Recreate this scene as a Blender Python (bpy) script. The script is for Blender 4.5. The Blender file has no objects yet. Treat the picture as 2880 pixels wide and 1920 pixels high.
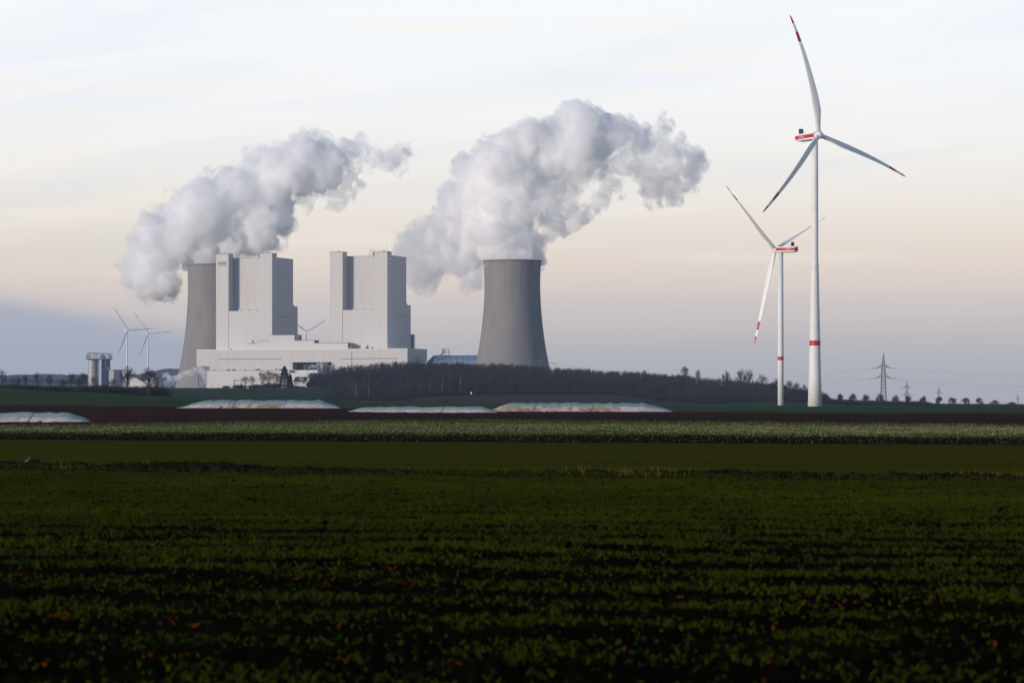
import bpy, math, random
import numpy as np
from mathutils import Vector, Matrix

random.seed(7)
RNG = np.random.default_rng(7)
SC = bpy.context.scene
COL = SC.collection
R = math.radians

# ------------------------------------------------------------------ camera, sky, sun, exposure
F = 8000.0          # focal length in photograph pixels (100 mm on 36 mm, 2880 px wide)
HC = 4.0            # eye height
HV = 1120.0         # photograph row of the eye level
cam_d = bpy.data.cameras.new('camera')
cam_d.lens = 100.0
cam_d.sensor_width = 36.0
cam_d.sensor_fit = 'HORIZONTAL'
cam_d.shift_y = (HV - 960.0) / 2880.0
cam_d.clip_start = 0.5
cam_d.clip_end = 60000.0
cam_d.dof.use_dof = True
cam_d.dof.focus_distance = 1800.0
cam_d.dof.aperture_fstop = 1.6
cam = bpy.data.objects.new('camera', cam_d)
cam.location = (0, 0, HC)
cam.rotation_euler = (R(90), 0, 0)
COL.objects.link(cam)
SC.camera = cam

SUN_EL = R(10.0)
SUN_AZ = math.atan2(-0.80, -0.60)          # from +Y, clockwise
sun_to = Vector((math.sin(SUN_AZ) * math.cos(SUN_EL), math.cos(SUN_AZ) * math.cos(SUN_EL), math.sin(SUN_EL)))


def lin(c):
    return tuple((x / 12.92 if x <= 0.04045 else ((x + 0.055) / 1.055) ** 2.4) for x in (v / 255.0 for v in c))


world = bpy.data.worlds.new('World')
SC.world = world
world.use_nodes = True
nt = world.node_tree
nt.nodes.clear()


def N(tree, kind, **kw):
    n = tree.nodes.new(kind)
    for k, v in kw.items():
        setattr(n, k, v)
    return n


def L(tree, a, b):
    tree.links.new(a, b)


def wm(op, a, b=None, c=None, clamp=False):
    n = N(nt, 'ShaderNodeMath', operation=op)
    n.use_clamp = clamp
    for i, x in enumerate((a, b, c)):
        if x is None:
            continue
        if isinstance(x, (int, float)):
            n.inputs[i].default_value = x
        else:
            L(nt, x, n.inputs[i])
    return n.outputs[0]


def wrange(x, a, b, c, d, smooth=True):
    n = N(nt, 'ShaderNodeMapRange')
    n.interpolation_type = 'SMOOTHSTEP' if smooth else 'LINEAR'
    n.clamp = True
    L(nt, x, n.inputs['Value'])
    for k, v in (('From Min', a), ('From Max', b), ('To Min', c), ('To Max', d)):
        n.inputs[k].default_value = v
    return n.outputs['Result']


def wmix(fac, a, b, mode='MIX'):
    n = N(nt, 'ShaderNodeMix', data_type='RGBA', blend_type=mode)
    n.clamp_factor = True
    for i, x in ((0, fac), (6, a), (7, b)):
        if isinstance(x, (int, float)):
            n.inputs[i].default_value = x
        elif isinstance(x, tuple):
            n.inputs[i].default_value = (*x[:3], 1)
        else:
            L(nt, x, n.inputs[i])
    return n.outputs[2]


tc = N(nt, 'ShaderNodeTexCoord')
sep = N(nt, 'ShaderNodeSeparateXYZ')
L(nt, tc.outputs['Generated'], sep.inputs[0])
elev = wm('ARCSINE', sep.outputs['Z'])
azim = wm('ARCTAN2', sep.outputs['X'], sep.outputs['Y'])      # 0 ahead, negative to the left
# thin veil of high cloud: pale, creamy low down, grey blue at the horizon
SKY_STOPS = [(1200, (178, 179, 182)), (1100, (181, 181, 183)), (1000, (196, 190, 187)), (930, (217, 203, 193)), (860, (231, 214, 199)), (770, (244, 225, 205)),
             (670, (244, 231, 214)), (550, (248, 241, 229)), (420, (249, 246, 240)), (240, (248, 249, 249)), (0, (246, 249, 252)), (-200, (243, 248, 254))]
ramp = N(nt, 'ShaderNodeValToRGB')
ramp.color_ramp.interpolation = 'B_SPLINE'
E0, E1 = -0.02, 0.18
while len(ramp.color_ramp.elements) < len(SKY_STOPS):
    ramp.color_ramp.elements.new(0.5)
for el, (v, c) in zip(ramp.color_ramp.elements, SKY_STOPS):
    el.position = ((HV - v) / F - E0) / (E1 - E0)
for el, (v, c) in zip(ramp.color_ramp.elements, SKY_STOPS):
    el.color = (*lin(c), 1)
# wispy streaks: long, nearly level, slightly tilted
vec = N(nt, 'ShaderNodeCombineXYZ')
L(nt, wm('MULTIPLY', azim, 5.0), vec.inputs[0])
L(nt, wm('ADD', wm('MULTIPLY', elev, 42.0), wm('MULTIPLY', azim, -6.0)), vec.inputs[1])
streak = N(nt, 'ShaderNodeTexNoise')
streak.inputs['Scale'].default_value = 1.0
streak.inputs['Detail'].default_value = 7.0
streak.inputs['Roughness'].default_value = 0.58
streak.inputs['Distortion'].default_value = 0.6
L(nt, vec.outputs[0], streak.inputs['Vector'])
vec2 = N(nt, 'ShaderNodeCombineXYZ')
L(nt, wm('MULTIPLY', azim, 9.0), vec2.inputs[0])
L(nt, wm('ADD', wm('MULTIPLY', elev, 120.0), wm('MULTIPLY', azim, -3.0)), vec2.inputs[1])
streak2 = N(nt, 'ShaderNodeTexNoise')
streak2.inputs['Scale'].default_value = 1.0
streak2.inputs['Detail'].default_value = 5.0
L(nt, vec2.outputs[0], streak2.inputs['Vector'])
wob = wm('MULTIPLY', wm('SUBTRACT', streak.outputs[0], 0.5), 0.020)
rx = wm('DIVIDE', wm('SUBTRACT', wm('ADD', elev, wob), E0), E1 - E0, clamp=True)
L(nt, rx, ramp.inputs[0])
veil = wmix(wrange(streak.outputs[0], 0.42, 0.66, 0.0, 0.45), ramp.outputs[0], lin((236, 241, 249)), 'MULTIPLY')
veil = wmix(wm('MULTIPLY', wrange(streak2.outputs[0], 0.52, 0.70, 0.0, 0.42), wrange(elev, 0.02, 0.06, 0.0, 1.0)), veil, lin((255, 246, 234)), 'MIX')
# low grey blue cloud bank towards the left
bank_top = wm('ADD', wm('MULTIPLY', azim, -0.20), wm('ADD', wm('MULTIPLY', wm('SUBTRACT', streak2.outputs[0], 0.5), 0.008), 0.0032))
bank = wm('SUBTRACT', bank_top, elev)
veil = wmix(wrange(bank, -0.002, 0.010, 0.0, 0.75), veil, lin((166, 174, 187)))
sky = N(nt, 'ShaderNodeTexSky', sky_type='NISHITA')
sky.sun_disc = False
sky.sun_elevation = SUN_EL
sky.sun_rotation = SUN_AZ
sky.air_density = 1.0
sky.dust_density = 0.2
sky.ozone_density = 4.0
skys = wmix(1.0, sky.outputs[0], (0.145, 0.145, 0.145), 'MULTIPLY')
col = wmix(wrange(elev, 0.145, 0.27, 1.0, 0.0), skys, veil)
bg = N(nt, 'ShaderNodeBackground')
L(nt, col, bg.inputs['Color'])
bg.inputs['Strength'].default_value = 1.08
wo = N(nt, 'ShaderNodeOutputWorld')
L(nt, bg.outputs[0], wo.inputs['Surface'])

sun_d = bpy.data.lights.new('sun', 'SUN')
sun_d.energy = 3.6
sun_d.angle = R(9.0)
sun_d.color = (1.0, 0.86, 0.74)
sun = bpy.data.objects.new('sun', sun_d)
sun.rotation_euler = (-sun_to).to_track_quat('-Z', 'Y').to_euler()
COL.objects.link(sun)

SC.view_settings.view_transform = 'Standard'
SC.view_settings.look = 'None'
SC.view_settings.exposure = 0.0
SC.view_settings.gamma = 1.0
SC.render.engine = 'CYCLES'
cy = SC.cycles
cy.use_denoising = True
cy.max_bounces = 32
cy.diffuse_bounces = 3
cy.glossy_bounces = 2
cy.transmission_bounces = 2
cy.volume_bounces = 32
cy.transparent_max_bounces = 48
cy.volume_step_rate = 0.25
cy.sample_clamp_indirect = 6.0
cy.caustics_reflective = False
cy.caustics_refractive = False

# ------------------------------------------------------------------ materials


def material(name, c1, c2=None, rough=0.85, scale=1.0, stretch=(1, 1, 1), detail=5.0, lo=0.35, hi=0.65, bump=0.0, bscale=None,
             c3=None, scale3=0.2, metallic=0.0, spec=0.3, coords='Object', lo3=0.45, hi3=0.62, stretch3=(1, 1, 1)):
    m = bpy.data.materials.new(name)
    m.use_nodes = True
    t = m.node_tree
    b = t.nodes['Principled BSDF']
    b.inputs['Roughness'].default_value = rough
    b.inputs['Metallic'].default_value = metallic
    b.inputs['Specular IOR Level'].default_value = spec
    b.inputs['Base Color'].default_value = (*c1, 1)
    if c2 is None:
        return m
    co = N(t, 'ShaderNodeTexCoord')

    def noise(sc, st, det=detail):
        mp = N(t, 'ShaderNodeMapping')
        mp.inputs['Scale'].default_value = tuple(sc * s for s in st)
        L(t, co.outputs[coords], mp.inputs[0])
        nz = N(t, 'ShaderNodeTexNoise')
        nz.inputs['Scale'].default_value = 1.0
        nz.inputs['Detail'].default_value = det
        nz.inputs['Roughness'].default_value = 0.6
        L(t, mp.outputs[0], nz.inputs['Vector'])
        return nz.outputs[0]

    def ranged(x, a, c):
        mr = N(t, 'ShaderNodeMapRange')
        mr.interpolation_type = 'SMOOTHSTEP'
        L(t, x, mr.inputs[0])
        mr.inputs[1].default_value = a
        mr.inputs[2].default_value = c
        return mr.outputs[0]

    def mixc(f, a, c):
        mx = N(t, 'ShaderNodeMix', data_type='RGBA')
        L(t, f, mx.inputs[0])
        for i, x in ((6, a), (7, c)):
            if isinstance(x, tuple):
                mx.inputs[i].default_value = (*x, 1)
            else:
                L(t, x, mx.inputs[i])
        return mx.outputs[2]

    n1 = noise(scale, stretch)
    out = mixc(ranged(n1, lo, hi), c1, c2)
    if c3 is not None:
        out = mixc(ranged(noise(scale3, stretch3, 4.0), lo3, hi3), out, c3)
    L(t, out, b.inputs['Base Color'])
    if bump:
        bp = N(t, 'ShaderNodeBump')
        bp.inputs['Distance'].default_value = bump
        bp.inputs['Strength'].default_value = 1.0
        L(t, noise(bscale or scale, stretch), bp.inputs['Height'])
        L(t, bp.outputs[0], b.inputs['Normal'])
    return m


def volume_material(name, color, density, skin=0.0, aniso=0.0, noise=0.0, lo=0.36, hi=0.60):
    m = bpy.data.materials.new(name)
    m.use_nodes = True
    t = m.node_tree
    t.nodes.clear()
    o = N(t, 'ShaderNodeOutputMaterial')
    v = N(t, 'ShaderNodeVolumePrincipled')
    v.inputs['Color'].default_value = (*color, 1)
    v.inputs['Density'].default_value = density
    v.inputs['Anisotropy'].default_value = aniso
    L(t, v.outputs[0], o.inputs['Volume'])
    if noise:
        g = N(t, 'ShaderNodeNewGeometry')
        nz = N(t, 'ShaderNodeTexNoise')
        nz.inputs['Scale'].default_value = noise
        nz.inputs['Detail'].default_value = 6.0
        nz.inputs['Roughness'].default_value = 0.68
        nz.inputs['Distortion'].default_value = 1.2
        L(t, g.outputs['Position'], nz.inputs['Vector'])
        mr = N(t, 'ShaderNodeMapRange')
        mr.interpolation_type = 'SMOOTHSTEP'
        L(t, nz.outputs[0], mr.inputs[0])
        mr.inputs[1].default_value = lo
        mr.inputs[2].default_value = hi
        mr.inputs[3].default_value = 0.0
        mr.inputs[4].default_value = density
        L(t, mr.outputs[0], v.inputs['Density'])
    if skin > 0:
        tr = N(t, 'ShaderNodeBsdfTransparent')
        df = N(t, 'ShaderNodeBsdfDiffuse')
        df.inputs['Color'].default_value = (0.9, 0.9, 0.9, 1)
        mx = N(t, 'ShaderNodeMixShader')
        mx.inputs[0].default_value = skin
        L(t, tr.outputs[0], mx.inputs[1])
        L(t, df.outputs[0], mx.inputs[2])
        L(t, mx.outputs[0], o.inputs['Surface'])
    return m


M = {}
M['cladding'] = material('pale_metal_cladding', (0.505, 0.488, 0.478), (0.53, 0.513, 0.503), 0.6, 0.12, (4, 4, 0.15), bump=0.05, bscale=1.2)
M['cladding_warm'] = material('cream_metal_cladding', (0.505, 0.488, 0.478), (0.47, 0.455, 0.446), 0.6, 0.08, (3, 3, 0.3))
M['trim'] = material('dark_grey_trim', (0.12, 0.125, 0.14), (0.16, 0.165, 0.18), 0.6, 0.5)
M['opening'] = material('dark_interior', (0.035, 0.05, 0.085), (0.055, 0.07, 0.10), 0.8, 0.2)
M['steelblue'] = material('blue_grey_steel', (0.10, 0.17, 0.26), (0.13, 0.20, 0.29), 0.55, 0.15, (1, 1, 3), metallic=0.1)
M['steel'] = material('dark_galvanised_steel', (0.09, 0.10, 0.115), (0.13, 0.14, 0.15), 0.6, 1.0)
M['silo'] = material('brushed_silo_steel', (0.30, 0.31, 0.33), (0.38, 0.385, 0.40), 0.5, 0.3, (1, 1, 0.2), metallic=0.2)
M['concrete'] = material('weathered_concrete', (0.245, 0.236, 0.229), (0.205, 0.198, 0.194), 0.95, 0.055, (1, 1, 0.45), detail=8, lo=0.25, hi=0.75, c3=(0.165, 0.160, 0.158), scale3=0.30, stretch3=(1, 1, 0.03), lo3=0.52, hi3=0.80, spec=0.1, bump=0.15, bscale=0.25)
M['concrete_dark'] = material('damp_dark_concrete', (0.16, 0.155, 0.15), (0.12, 0.118, 0.116), 0.95, 0.3, (1, 1, 0.2))
M['wt_white'] = material('turbine_white_paint', (0.74, 0.74, 0.73), (0.70, 0.70, 0.69), 0.45, 0.3, (1, 1, 0.1), spec=0.4)
M['wt_concrete'] = material('turbine_white_concrete', (0.72, 0.72, 0.71), (0.67, 0.67, 0.66), 0.6, 0.5, (1, 1, 0.3))
M['red'] = material('signal_red_paint', (0.46, 0.020, 0.026), (0.41, 0.018, 0.022), 0.45, 0.4)
M['darkglass'] = material('dark_cooler_panel', (0.012, 0.02, 0.03), (0.02, 0.03, 0.04), 0.35, 2.0)
M['white'] = material('white_paint', (0.80, 0.80, 0.80), (0.74, 0.74, 0.74), 0.6, 1.0)
M['sign'] = material('grey_sign_panel', (0.40, 0.39, 0.385), (0.42, 0.41, 0.405), 0.6, 0.5)
M['signblue'] = material('pale_sign_panel', (0.78, 0.80, 0.83), (0.72, 0.75, 0.80), 0.6, 0.5)
M['letter'] = material('grey_lettering', (0.085, 0.085, 0.10))
M['letterdark'] = material('dark_blue_lettering', (0.12, 0.16, 0.25))
M['soil_plough'] = material('ploughed_soil', (0.060, 0.024, 0.015), (0.036, 0.016, 0.011), 0.95, 0.9, (0.25, 1.4, 1), c3=(0.046, 0.022, 0.014), scale3=0.03, bump=0.10, bscale=1.2, spec=0.0)
M['soil_fore'] = material('damp_dark_soil', (0.0050, 0.0042, 0.0018), (0.0026, 0.0022, 0.0012), 0.95, 3.0, bump=0.05, bscale=6.0, c3=(0.0055, 0.0065, 0.0015), scale3=0.25, spec=0.0)
M['strip'] = material('rough_verge_soil', (0.014, 0.016, 0.003), (0.008, 0.008, 0.003), 0.95, 1.2, bump=0.1, bscale=2.0, spec=0.0)
M['stubble'] = material('sparse_olive_field', (0.050, 0.049, 0.0030), (0.060, 0.060, 0.0032), 0.95, 0.5, (0.10, 1, 1), c3=(0.062, 0.042, 0.004), scale3=0.02, stretch3=(0.3, 2.2, 1), bump=0.04, bscale=2.0, spec=0.0, lo3=0.44, hi3=0.66)
M['cropsoil'] = material('crop_floor', (0.016, 0.020, 0.009), (0.010, 0.012, 0.007), 0.95, 2.0, spec=0.0)
M['green'] = material('young_winter_crop', (0.044, 0.074, 0.020), (0.054, 0.083, 0.023), 0.9, 0.05, (0.4, 1, 1), c3=(0.048, 0.072, 0.024), scale3=0.012, bump=0.05, bscale=1.0, spec=0.0)
M['greenfar'] = material('far_winter_crop', (0.042, 0.066, 0.036), (0.048, 0.070, 0.038), 0.9, 0.03, (0.5, 1, 1), c3=(0.044, 0.058, 0.036), scale3=0.01, spec=0.0)
M['fallow'] = material('fallow_brown_field', (0.075, 0.055, 0.048), (0.058, 0.048, 0.045), 0.95, 0.03, (0.5, 1, 1), c3=(0.085, 0.066, 0.055), scale3=0.008, spec=0.0)
M['farground'] = material('distant_land', (0.040, 0.050, 0.045), (0.050, 0.052, 0.048), 0.95, 0.004, spec=0.0)
M['leaf'] = material('seedling_green', (0.031, 0.043, 0.003), (0.022, 0.032, 0.0024), 0.7, 0.5, spec=0.0, c3=(0.040, 0.048, 0.002), scale3=0.05)
M['deadleaf'] = material('red_brown_dead_leaf', (0.075, 0.014, 0.004), (0.050, 0.018, 0.005), 0.85, 1.5, spec=0.0)
M['crop'] = material('cover_crop_green', (0.046, 0.066, 0.012), (0.062, 0.082, 0.018), 0.8, 0.8, c3=(0.036, 0.054, 0.010), scale3=0.05, spec=0.0)
M['cropshade'] = material('shade_coloured_leaves', (0.008, 0.011, 0.003), (0.0045, 0.006, 0.002), 0.9, 1.5, spec=0.0)  # shade of the crop's front face put into the leaf colour
M['flower'] = material('pale_crop_blossom', (0.27, 0.27, 0.17), (0.19, 0.21, 0.10), 0.8, 1.0, spec=0.0)
M['clod'] = material('dark_clod', (0.006, 0.006, 0.003), (0.012, 0.011, 0.004), 0.95, 2.0, bump=0.05, spec=0.0)
M['drygrass'] = material('dry_grass', (0.16, 0.115, 0.04), (0.11, 0.075, 0.025), 0.9, 1.0, spec=0.0)
M['bark'] = material('winter_twigs', (0.055, 0.043, 0.042), (0.040, 0.034, 0.036), 0.95, 0.08, spec=0.0)
M['barkred'] = material('reddish_winter_twigs', (0.070, 0.046, 0.040), (0.050, 0.038, 0.036), 0.95, 0.05, spec=0.0)
M['birch'] = material('pale_birch_bark', (0.17, 0.145, 0.125), (0.12, 0.10, 0.09), 0.9, 0.5, spec=0.0)
M['conifer'] = material('dark_conifer_needles', (0.018, 0.032, 0.024), (0.026, 0.044, 0.030), 0.9, 0.3, spec=0.0)
M['brush'] = material('dark_brush', (0.036, 0.034, 0.034), (0.028, 0.030, 0.026), 0.95, 0.2, spec=0.0)
M['wood'] = material('bare_wood', (0.040, 0.039, 0.042), (0.028, 0.029, 0.034), 0.95, 0.03, c3=(0.082, 0.056, 0.046), scale3=0.014, spec=0.0, lo3=0.56, hi3=0.72)
M['litter'] = material('leaf_litter', (0.024, 0.020, 0.020), (0.018, 0.017, 0.019), 0.95, 0.1, spec=0.0)
M['hill'] = material('distant_wooded_hill', (0.040, 0.042, 0.045), (0.050, 0.050, 0.050), 0.95, 0.01, spec=0.0)
M['fleece'] = material('white_fleece_sheet', (0.56, 0.50, 0.50), (0.42, 0.375, 0.375), 0.9, 0.55, (1.4, 1, 1), c3=(0.34, 0.25, 0.19), scale3=0.35, lo3=0.56, hi3=0.76, bump=0.10, bscale=1.3, lo=0.30, hi=0.70)
M['fleece_dirty'] = material('mud_stained_fleece', (0.54, 0.45, 0.385), (0.32, 0.215, 0.145), 0.9, 0.26, (1, 1, 2.5), lo=0.40, hi=0.60, c3=(0.24, 0.155, 0.10), scale3=0.6, lo3=0.52, hi3=0.70, bump=0.10, bscale=1.3)
M['fleece_teal'] = material('grey_green_fleece_sheet', (0.17, 0.255, 0.26), (0.22, 0.31, 0.31), 0.85, 0.3, bump=0.05, bscale=0.8)
M['seam'] = material('mud_seam', (0.20, 0.15, 0.12), (0.13, 0.10, 0.085), 0.95, 1.5, spec=0.0)
M['rooftile'] = material('dark_slate_roof', (0.035, 0.04, 0.048), (0.05, 0.055, 0.06), 0.7, 0.8)
M['plaster'] = material('white_plaster', (0.62, 0.63, 0.65), (0.56, 0.57, 0.6), 0.85, 0.4)
M['glass'] = material('dark_window_glass', (0.03, 0.035, 0.045), (0.04, 0.05, 0.06), 0.2, 0.5)
M['bird'] = material('pale_plumage', (0.13, 0.13, 0.115), (0.10, 0.10, 0.09), 0.9, 6.0)
M['beak'] = material('yellow_beak', (0.45, 0.30, 0.06))
M['wire'] = material('aluminium_cable', (0.20, 0.21, 0.22), (0.17, 0.18, 0.19), 0.5, 0.1)
M['steam_core'] = volume_material('dense_steam', (1.0, 1.0, 1.0), 0.10, skin=0.05)
M['steam_shell'] = volume_material('ragged_steam', (1.0, 1.0, 1.0), 0.10, skin=0.0015, noise=0.045, lo=0.42, hi=0.74)
M['steam_wisp'] = volume_material('wispy_steam', (1.0, 1.0, 1.0), 0.13, skin=0.0015, noise=0.038, lo=0.41, hi=0.70)
M['steam_thin'] = volume_material('thin_drifting_steam', (1.0, 1.0, 1.0), 0.050, skin=0.0015, noise=0.036, lo=0.38, hi=0.70)
M['steam_low'] = volume_material('drifting_steam', (0.995, 0.995, 0.995), 0.12, skin=0.04)
M['haze'] = volume_material('pale_air_haze', (0.58, 0.74, 1.0), 3.4e-5)

# ------------------------------------------------------------------ mesh helpers
BASE = {}


def register(o, base):
    BASE[o.name] = Vector(base)


def tag(o, label=None, category=None, group=None, kind=None):
    if label:
        o['label'] = label
    if category:
        o['category'] = category
    if group:
        o['group'] = group
    if kind:
        o['kind'] = kind
    return o


def thing(name, base, label, category, group=None):
    o = bpy.data.objects.new(name, None)
    o.location = base
    o.empty_display_size = 1.0
    COL.objects.link(o)
    register(o, base)
    return tag(o, label, category, group)


class MB:
    def __init__(self):
        self.v, self.f = [], []

    def add(self, verts, faces):
        n = len(self.v)
        self.v += [tuple(p) for p in verts]
        self.f += [tuple(i + n for i in f) for f in faces]
        return self

    def hexa(self, p):
        """eight corners: 0-3 bottom ring, 4-7 top ring"""
        return self.add(p, [(3, 2, 1, 0), (4, 5, 6, 7), (0, 1, 5, 4), (1, 2, 6, 5), (2, 3, 7, 6), (3, 0, 4, 7)])

    def box(self, x0, x1, y0, y1, z0, z1):
        return self.hexa([(x0, y0, z0), (x1, y0, z0), (x1, y1, z0), (x0, y1, z0), (x0, y0, z1), (x1, y0, z1), (x1, y1, z1), (x0, y1, z1)])

    def tube(self, p0, p1, r0, r1=None, n=8, caps=True):
        p0, p1 = Vector(p0), Vector(p1)
        r1 = r0 if r1 is None else r1
        d = (p1 - p0).normalized()
        a = d.cross(Vector((0, 0, 1)))
        if a.length < 1e-4:
            a = Vector((1, 0, 0))
        a.normalize()
        b = d.cross(a)
        vs = []
        for p, r in ((p0, r0), (p1, r1)):
            for i in range(n):
                t = 2 * math.pi * i / n
                vs.append(p + a * (r * math.cos(t)) + b * (r * math.sin(t)))
        fs = [(i, (i + 1) % n, n + (i + 1) % n, n + i) for i in range(n)]
        if caps:
            fs += [tuple(range(n))[::-1], tuple(range(n, 2 * n))]
        return self.add(vs, fs)

    def lathe(self, cx, cy, prof, n=48, cap=False):
        vs, fs = [], []
        for r, z in prof:
            for i in range(n):
                t = 2 * math.pi * i / n
                vs.append((cx + r * math.cos(t), cy + r * math.sin(t), z))
        for k in range(len(prof) - 1):
            for i in range(n):
                j = (i + 1) % n
                fs.append((k * n + i, k * n + j, (k + 1) * n + j, (k + 1) * n + i))
        if cap:
            fs.append(tuple(range((len(prof) - 1) * n, len(prof) * n)))
            fs.append(tuple(range(n))[::-1])
        return self.add(vs, fs)

    def build(self, name, mat, parent=None, smooth=False, label=None):
        return mesh_obj(name, self.v, self.f, mat, parent, smooth, label)


def mesh_obj(name, verts, faces, mat, parent=None, smooth=False, label=None):
    base = Vector((0, 0, 0))
    if parent is not None:
        base = BASE[parent.name]
    if base.length > 0:
        verts = [(p[0] - base.x, p[1] - base.y, p[2] - base.z) for p in verts]
    me = bpy.data.meshes.new(name)
    me.from_pydata([tuple(v) for v in verts], [], faces)
    return finish(name, me, mat, parent, base, smooth, label)


def np_obj(name, V, Fc, mat, parent=None, smooth=False, label=None, mats=None, midx=None):
    """fast path: V (n,3), Fc (m,k)"""
    base = BASE[parent.name] if parent is not None else Vector((0, 0, 0))
    V = np.asarray(V, dtype=np.float32) - np.array(base, dtype=np.float32)
    Fc = np.asarray(Fc, dtype=np.int32)
    m, k = Fc.shape
    me = bpy.data.meshes.new(name)
    me.vertices.add(len(V))
    me.vertices.foreach_set('co', V.ravel())
    me.loops.add(m * k)
    me.loops.foreach_set('vertex_index', Fc.ravel())
    me.polygons.add(m)
    me.polygons.foreach_set('loop_start', np.arange(0, m * k, k, dtype=np.int32))
    me.update(calc_edges=True)
    if mats:
        for x in mats:
            me.materials.append(x)
        me.polygons.foreach_set('material_index', np.asarray(midx, dtype=np.int32))
        mat = None
    return finish(name, me, mat, parent, base, smooth, label)


def finish(name, me, mat, parent, base, smooth, label):
    if mat is not None:
        me.materials.append(M[mat] if isinstance(mat, str) else mat)
    if smooth:
        me.polygons.foreach_set('use_smooth', [True] * len(me.polygons))
    me.update()
    o = bpy.data.objects.new(name, me)
    COL.objects.link(o)
    if parent is not None:
        o.parent = parent
    BASE[o.name] = Vector(base)
    if label:
        o['label'] = label
    return o


def P(u, v, d):
    """the place in the world seen at photograph column u, row v, at distance d"""
    return Vector(((u - 1440.0) * d / F, d, HC - (v - HV) * d / F))


def text_mesh(body):
    cu = bpy.data.curves.new('lettering', 'FONT')
    cu.body = body
    cu.resolution_u = 3
    ob = bpy.data.objects.new('lettering', cu)
    COL.objects.link(ob)
    dg = bpy.context.evaluated_depsgraph_get()
    me = bpy.data.meshes.new_from_object(ob.evaluated_get(dg))
    vs = np.array([v.co[:] for v in me.vertices])
    fs = [tuple(p.vertices) for p in me.polygons]
    bpy.data.objects.remove(ob)
    bpy.data.curves.remove(cu)
    bpy.data.meshes.remove(me)
    lo, hi = vs.min(0), vs.max(0)
    vs = (vs - lo) / np.maximum(hi - lo, 1e-6)
    return vs[:, :2], fs


def put_text(body, name, origin, ex, ey, en, mat, parent, bold=0.0):
    """lettering lying on the plane origin + a*ex + b*ey (a, b in 0..1), a plate of thickness |en|"""
    vs, fs = text_mesh(body)
    o, ex, ey, en = Vector(origin), Vector(ex), Vector(ey), Vector(en)
    V = [o + ex * float(a) + ey * float(b) + en for a, b in vs]
    V2 = [o + ex * float(a) + ey * float(b) for a, b in vs]
    n = len(V)
    faces = list(fs) + [tuple(i + n for i in f[::-1]) for f in fs]
    cnt = {}
    for f in fs:
        for i in range(len(f)):
            a, b = f[i], f[(i + 1) % len(f)]
            cnt[(a, b)] = 1
    for (a, b) in cnt:
        if (b, a) not in cnt:
            faces.append((b, a, a + n, b + n))
    return mesh_obj(name, V + V2, faces, mat, parent)


# ------------------------------------------------------------------ terrain
US = np.array([-1500, -300, 0, 250, 430, 520, 700, 850, 900, 1000, 1100, 1200, 1400, 1600, 1750, 1900, 2000, 2150, 2280, 2400, 2880, 3400, 4400], float)
TAB = [  # distance -> rows of the photograph where the ground lies, per column of US
    (470, None),
    (560, [1186, 1186, 1187, 1186, 1183, 1182, 1180, 1179, 1178, 1177, 1177, 1177, 1177, 1178, 1179, 1180, 1180, 1181, 1181, 1181, 1182, 1182, 1182]),
    (900, [1146, 1146, 1147, 1148, 1149, 1148.5, 1148.5, 1149.5, 1151, 1155, 1157, 1158, 1158, 1158, 1158, 1160, 1161, 1162, 1163, 1164, 1165, 1165, 1165]),
    (1000, [1138, 1138, 1139, 1141, 1143.5, 1145, 1146, 1147, 1148, 1150, 1151, 1152, 1153, 1155, 1156.5, 1157.5, 1158, 1159, 1160, 1160.5, 1160, 1159, 1159]),
    (1500, [1084, 1088, 1092, 1103, 1112, 1119, 1129, 1134, 1136, 1138, 1139, 1140, 1141, 1143, 1144, 1145, 1146, 1146, 1146, 1146.5, 1147, 1147, 1147]),
    (1740, [1092, 1092, 1097, 1108, 1117, 1122, 1128, 1133, 1134, 1136, 1136.5, 1137, 1138, 1139.5, 1140.5, 1141.5, 1142, 1142, 1142.3, 1142.6, 1143, 1143, 1143]),
    (2200, [1110, 1110, 1112, 1116, 1118, 1116, 1113, 1114, 1116, 1129, 1131, 1131, 1131, 1132, 1132, 1135, 1138.5, 1139.3, 1139.6, 1139.8, 1140.4, 1141, 1141]),
    (2500, [1110, 1110, 1112, 1110, 1104, 1102, 1100, 1100, 1103, 1122, 1124, 1113, 1109.5, 1108.5, 1111, 1127, 1134, 1127, 1131, 1139, 1142, 1142, 1142]),
    (2800, [1110, 1110, 1112, 1104, 1091.5, 1090.5, 1090.5, 1090, 1084, 1066, 1058, 1054, 1058, 1070, 1079, 1089, 1100, 1112, 1124, 1141, 1143, 1143, 1143]),
    (3050, [1114, 1114, 1114, 1108, 1096, 1095, 1096, 1092, 1076, 1054, 1048, 1046, 1050, 1063, 1072, 1084, 1098, 1112, 1127, 1143, 1145, 1145, 1145]),
    (3350, [1104, 1104, 1104, 1102, 1099, 1099, 1099, 1099, 1096, 1090, 1088, 1088, 1090, 1096, 1104, 1112, 1122, 1134, 1142, 1145, 1146, 1146, 1146]),
    (4600, [1085, 1085, 1085, 1088, 1100, 1104, 1106, 1108, 1110, 1110, 1110, 1110, 1112, 1116, 1122, 1130, 1138, 1144, 1146, 1147, 1147, 1147, 1147]),
    (9000, [1100, 1100, 1100, 1102, 1104, 1106, 1108, 1110, 1112, 1114, 1116, 1118, 1122, 1130, 1136, 1142, 1146, 1147, 1147, 1147, 1147, 1147, 1147]),
    (40000, [1130] * 12 + [1134, 1138, 1142, 1145, 1147, 1147, 1147, 1147, 1147, 1147, 1147]),
]
TD = np.array([t[0] for t in TAB], float)
TZ = np.array([[0.0] * len(US) if t[1] is None else [HC - (v - HV) * t[0] / F for v in t[1]] for t in TAB])


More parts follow.
